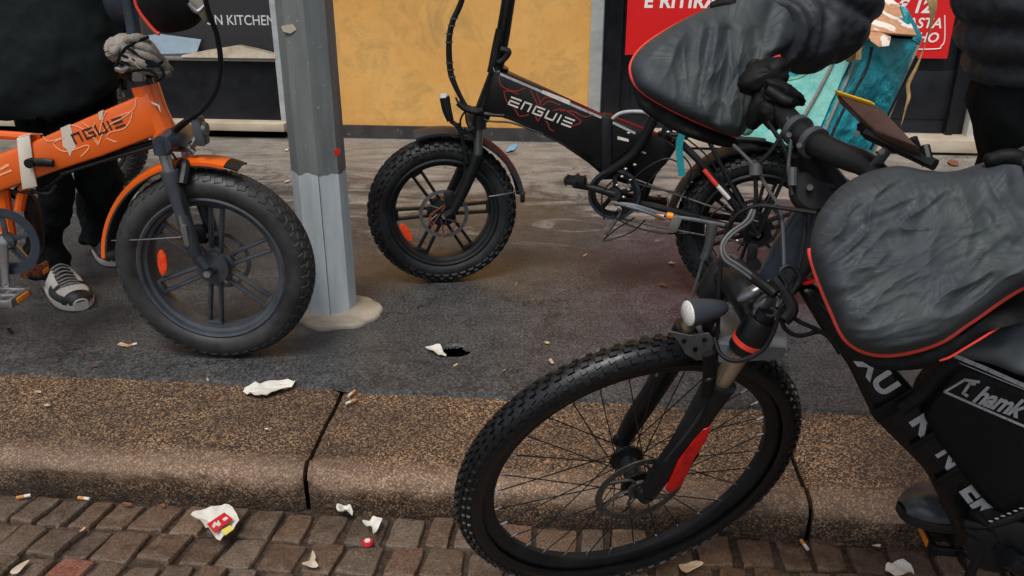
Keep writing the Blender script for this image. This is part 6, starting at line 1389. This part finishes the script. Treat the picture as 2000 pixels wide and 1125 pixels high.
butt('cigarette end in the gutter at the far left', 38, 971, 54, 968, RZ)
butt('cigarette end in the gutter just right of the broken leaf', 156, 972, 172, 974, RZ)
butt('cigarette end in the gutter beside the wrapper', 436, 992, 452, 994, RZ)
butt('cigarette end on the asphalt by the orange tyre', 250, 676, 264, 672, .002)
butt('cigarette end in the gutter under the rear kerb joint', 1568, 1060, 1574, 1068, RZ)
LV = [('brown leaf curled against the kerb left of the reddish sett', 248, 986, 'leaf_brown', RZ, 13), ('tan leaf fragment on a sett left of the wrapper', 162, 1036, 'leaf_tan', RZ, 14), ('tan leaf fragment between setts under the far left gutter', 112, 1030, 'leaf_tan', RZ, 10), ('small brown leaf bit above the reddish sett', 318, 988, 'leaf_brown', RZ, 10),
      ('tan leaf on the asphalt right of the black front tyre', 1142, 499, 'leaf_tan', .002, 9), ('pale leaf on the asphalt in front of the black front tyre', 1008, 555, 'leaf_tan', .002, 11), ('thin tan leaf on the asphalt left of the bicycle lamp', 1296, 557, 'leaf_brown', .002, 13), ('pale leaf below the rear tyre of the black bike', 1312, 514, 'leaf_tan', .002, 10),
      ('thin pale stalk on the asphalt above the front mudguard', 1076, 706, 'leaf_tan', .002, 15), ('tan leaf on the asphalt above the kerb, right of the pothole', 985, 724, 'leaf_tan', .002, 8), ('small tan leaf just below the pothole', 890, 714, 'leaf_tan', .002, 8), ('pale leaf on the asphalt right of the pothole', 1068, 670, 'leaf_tan', .002, 8),
      ('orange leaf on the pavement below the doorstep', 1862, 318, 'leaf_brown', .002, 20), ('tan stalk on the asphalt below the white sneaker', 240, 674, 'leaf_tan', .002, 14), ('small pale leaf near the sneaker toe', 186, 716, 'leaf_brown', .002, 8), ('pale leaf on the left kerb stone', 74, 766, 'leaf_tan', KZ, 10), ('small grey leaf on the left kerb stone', 92, 792, 'card_beige', KZ, 8), ('white speck of paper on the left kerb stone', 521, 838, 'paper_white', KZ, 6), ('pale chip in the kerb joint', 642, 868, 'card_beige', KZ, 6),
      ('tan leaf bit at the asphalt edge left of the kerb joint', 406, 743, 'card_beige', .004, 10), ('small leaf bit right of the second sneaker', 470, 572, 'leaf_tan', .002, 7), ('pale leaf bit in the gutter left of the boot', 1712, 1067, 'card_beige', RZ, 12), ('brown leaf bit in the gutter below the frame bag lettering', 1640, 1064, 'leaf_brown', RZ, 12), ('small orange leaf bit on the lowest setts', 484, 1098, 'leaf_brown', RZ, 8), ('small tan leaf bit on the asphalt above the tissue', 560, 355, 'card_beige', .002, 8), ('white scrap on the far pavement left of the pole', 560, 293, 'paper_white', .002, 7), ('dark crumpled scrap under the left pedal', 20, 646, 'black_nylon', .004, 18), ('small white scrap inside the spoked wheel by the rim', 986, 1010, 'paper_white', RZ, 8)]
for i, (lab, x, y, m_, z, sz) in enumerate(LV):
    sz *= .8
    an = rnd.uniform(0, 3.1); ca_, sa_ = math.cos(an), math.sin(an) * .35
    pts = []
    for k in range(7):
        t = 2 * math.pi * k / 7; a, b_ = sz * math.cos(t) * rnd.uniform(.8, 1.15), sz * .38 * math.sin(t) * rnd.uniform(.7, 1.3); pts.append((x + a * ca_ - b_ * sa_, y + a * sa_ * .8 + b_ * .7))
    nm_ = 'leaf' if m_.startswith('leaf') else 'paper_scrap'; flake(nm_, lab, 'leaf' if nm_ == 'leaf' else 'scrap', m_, pts, z + .003, .006)
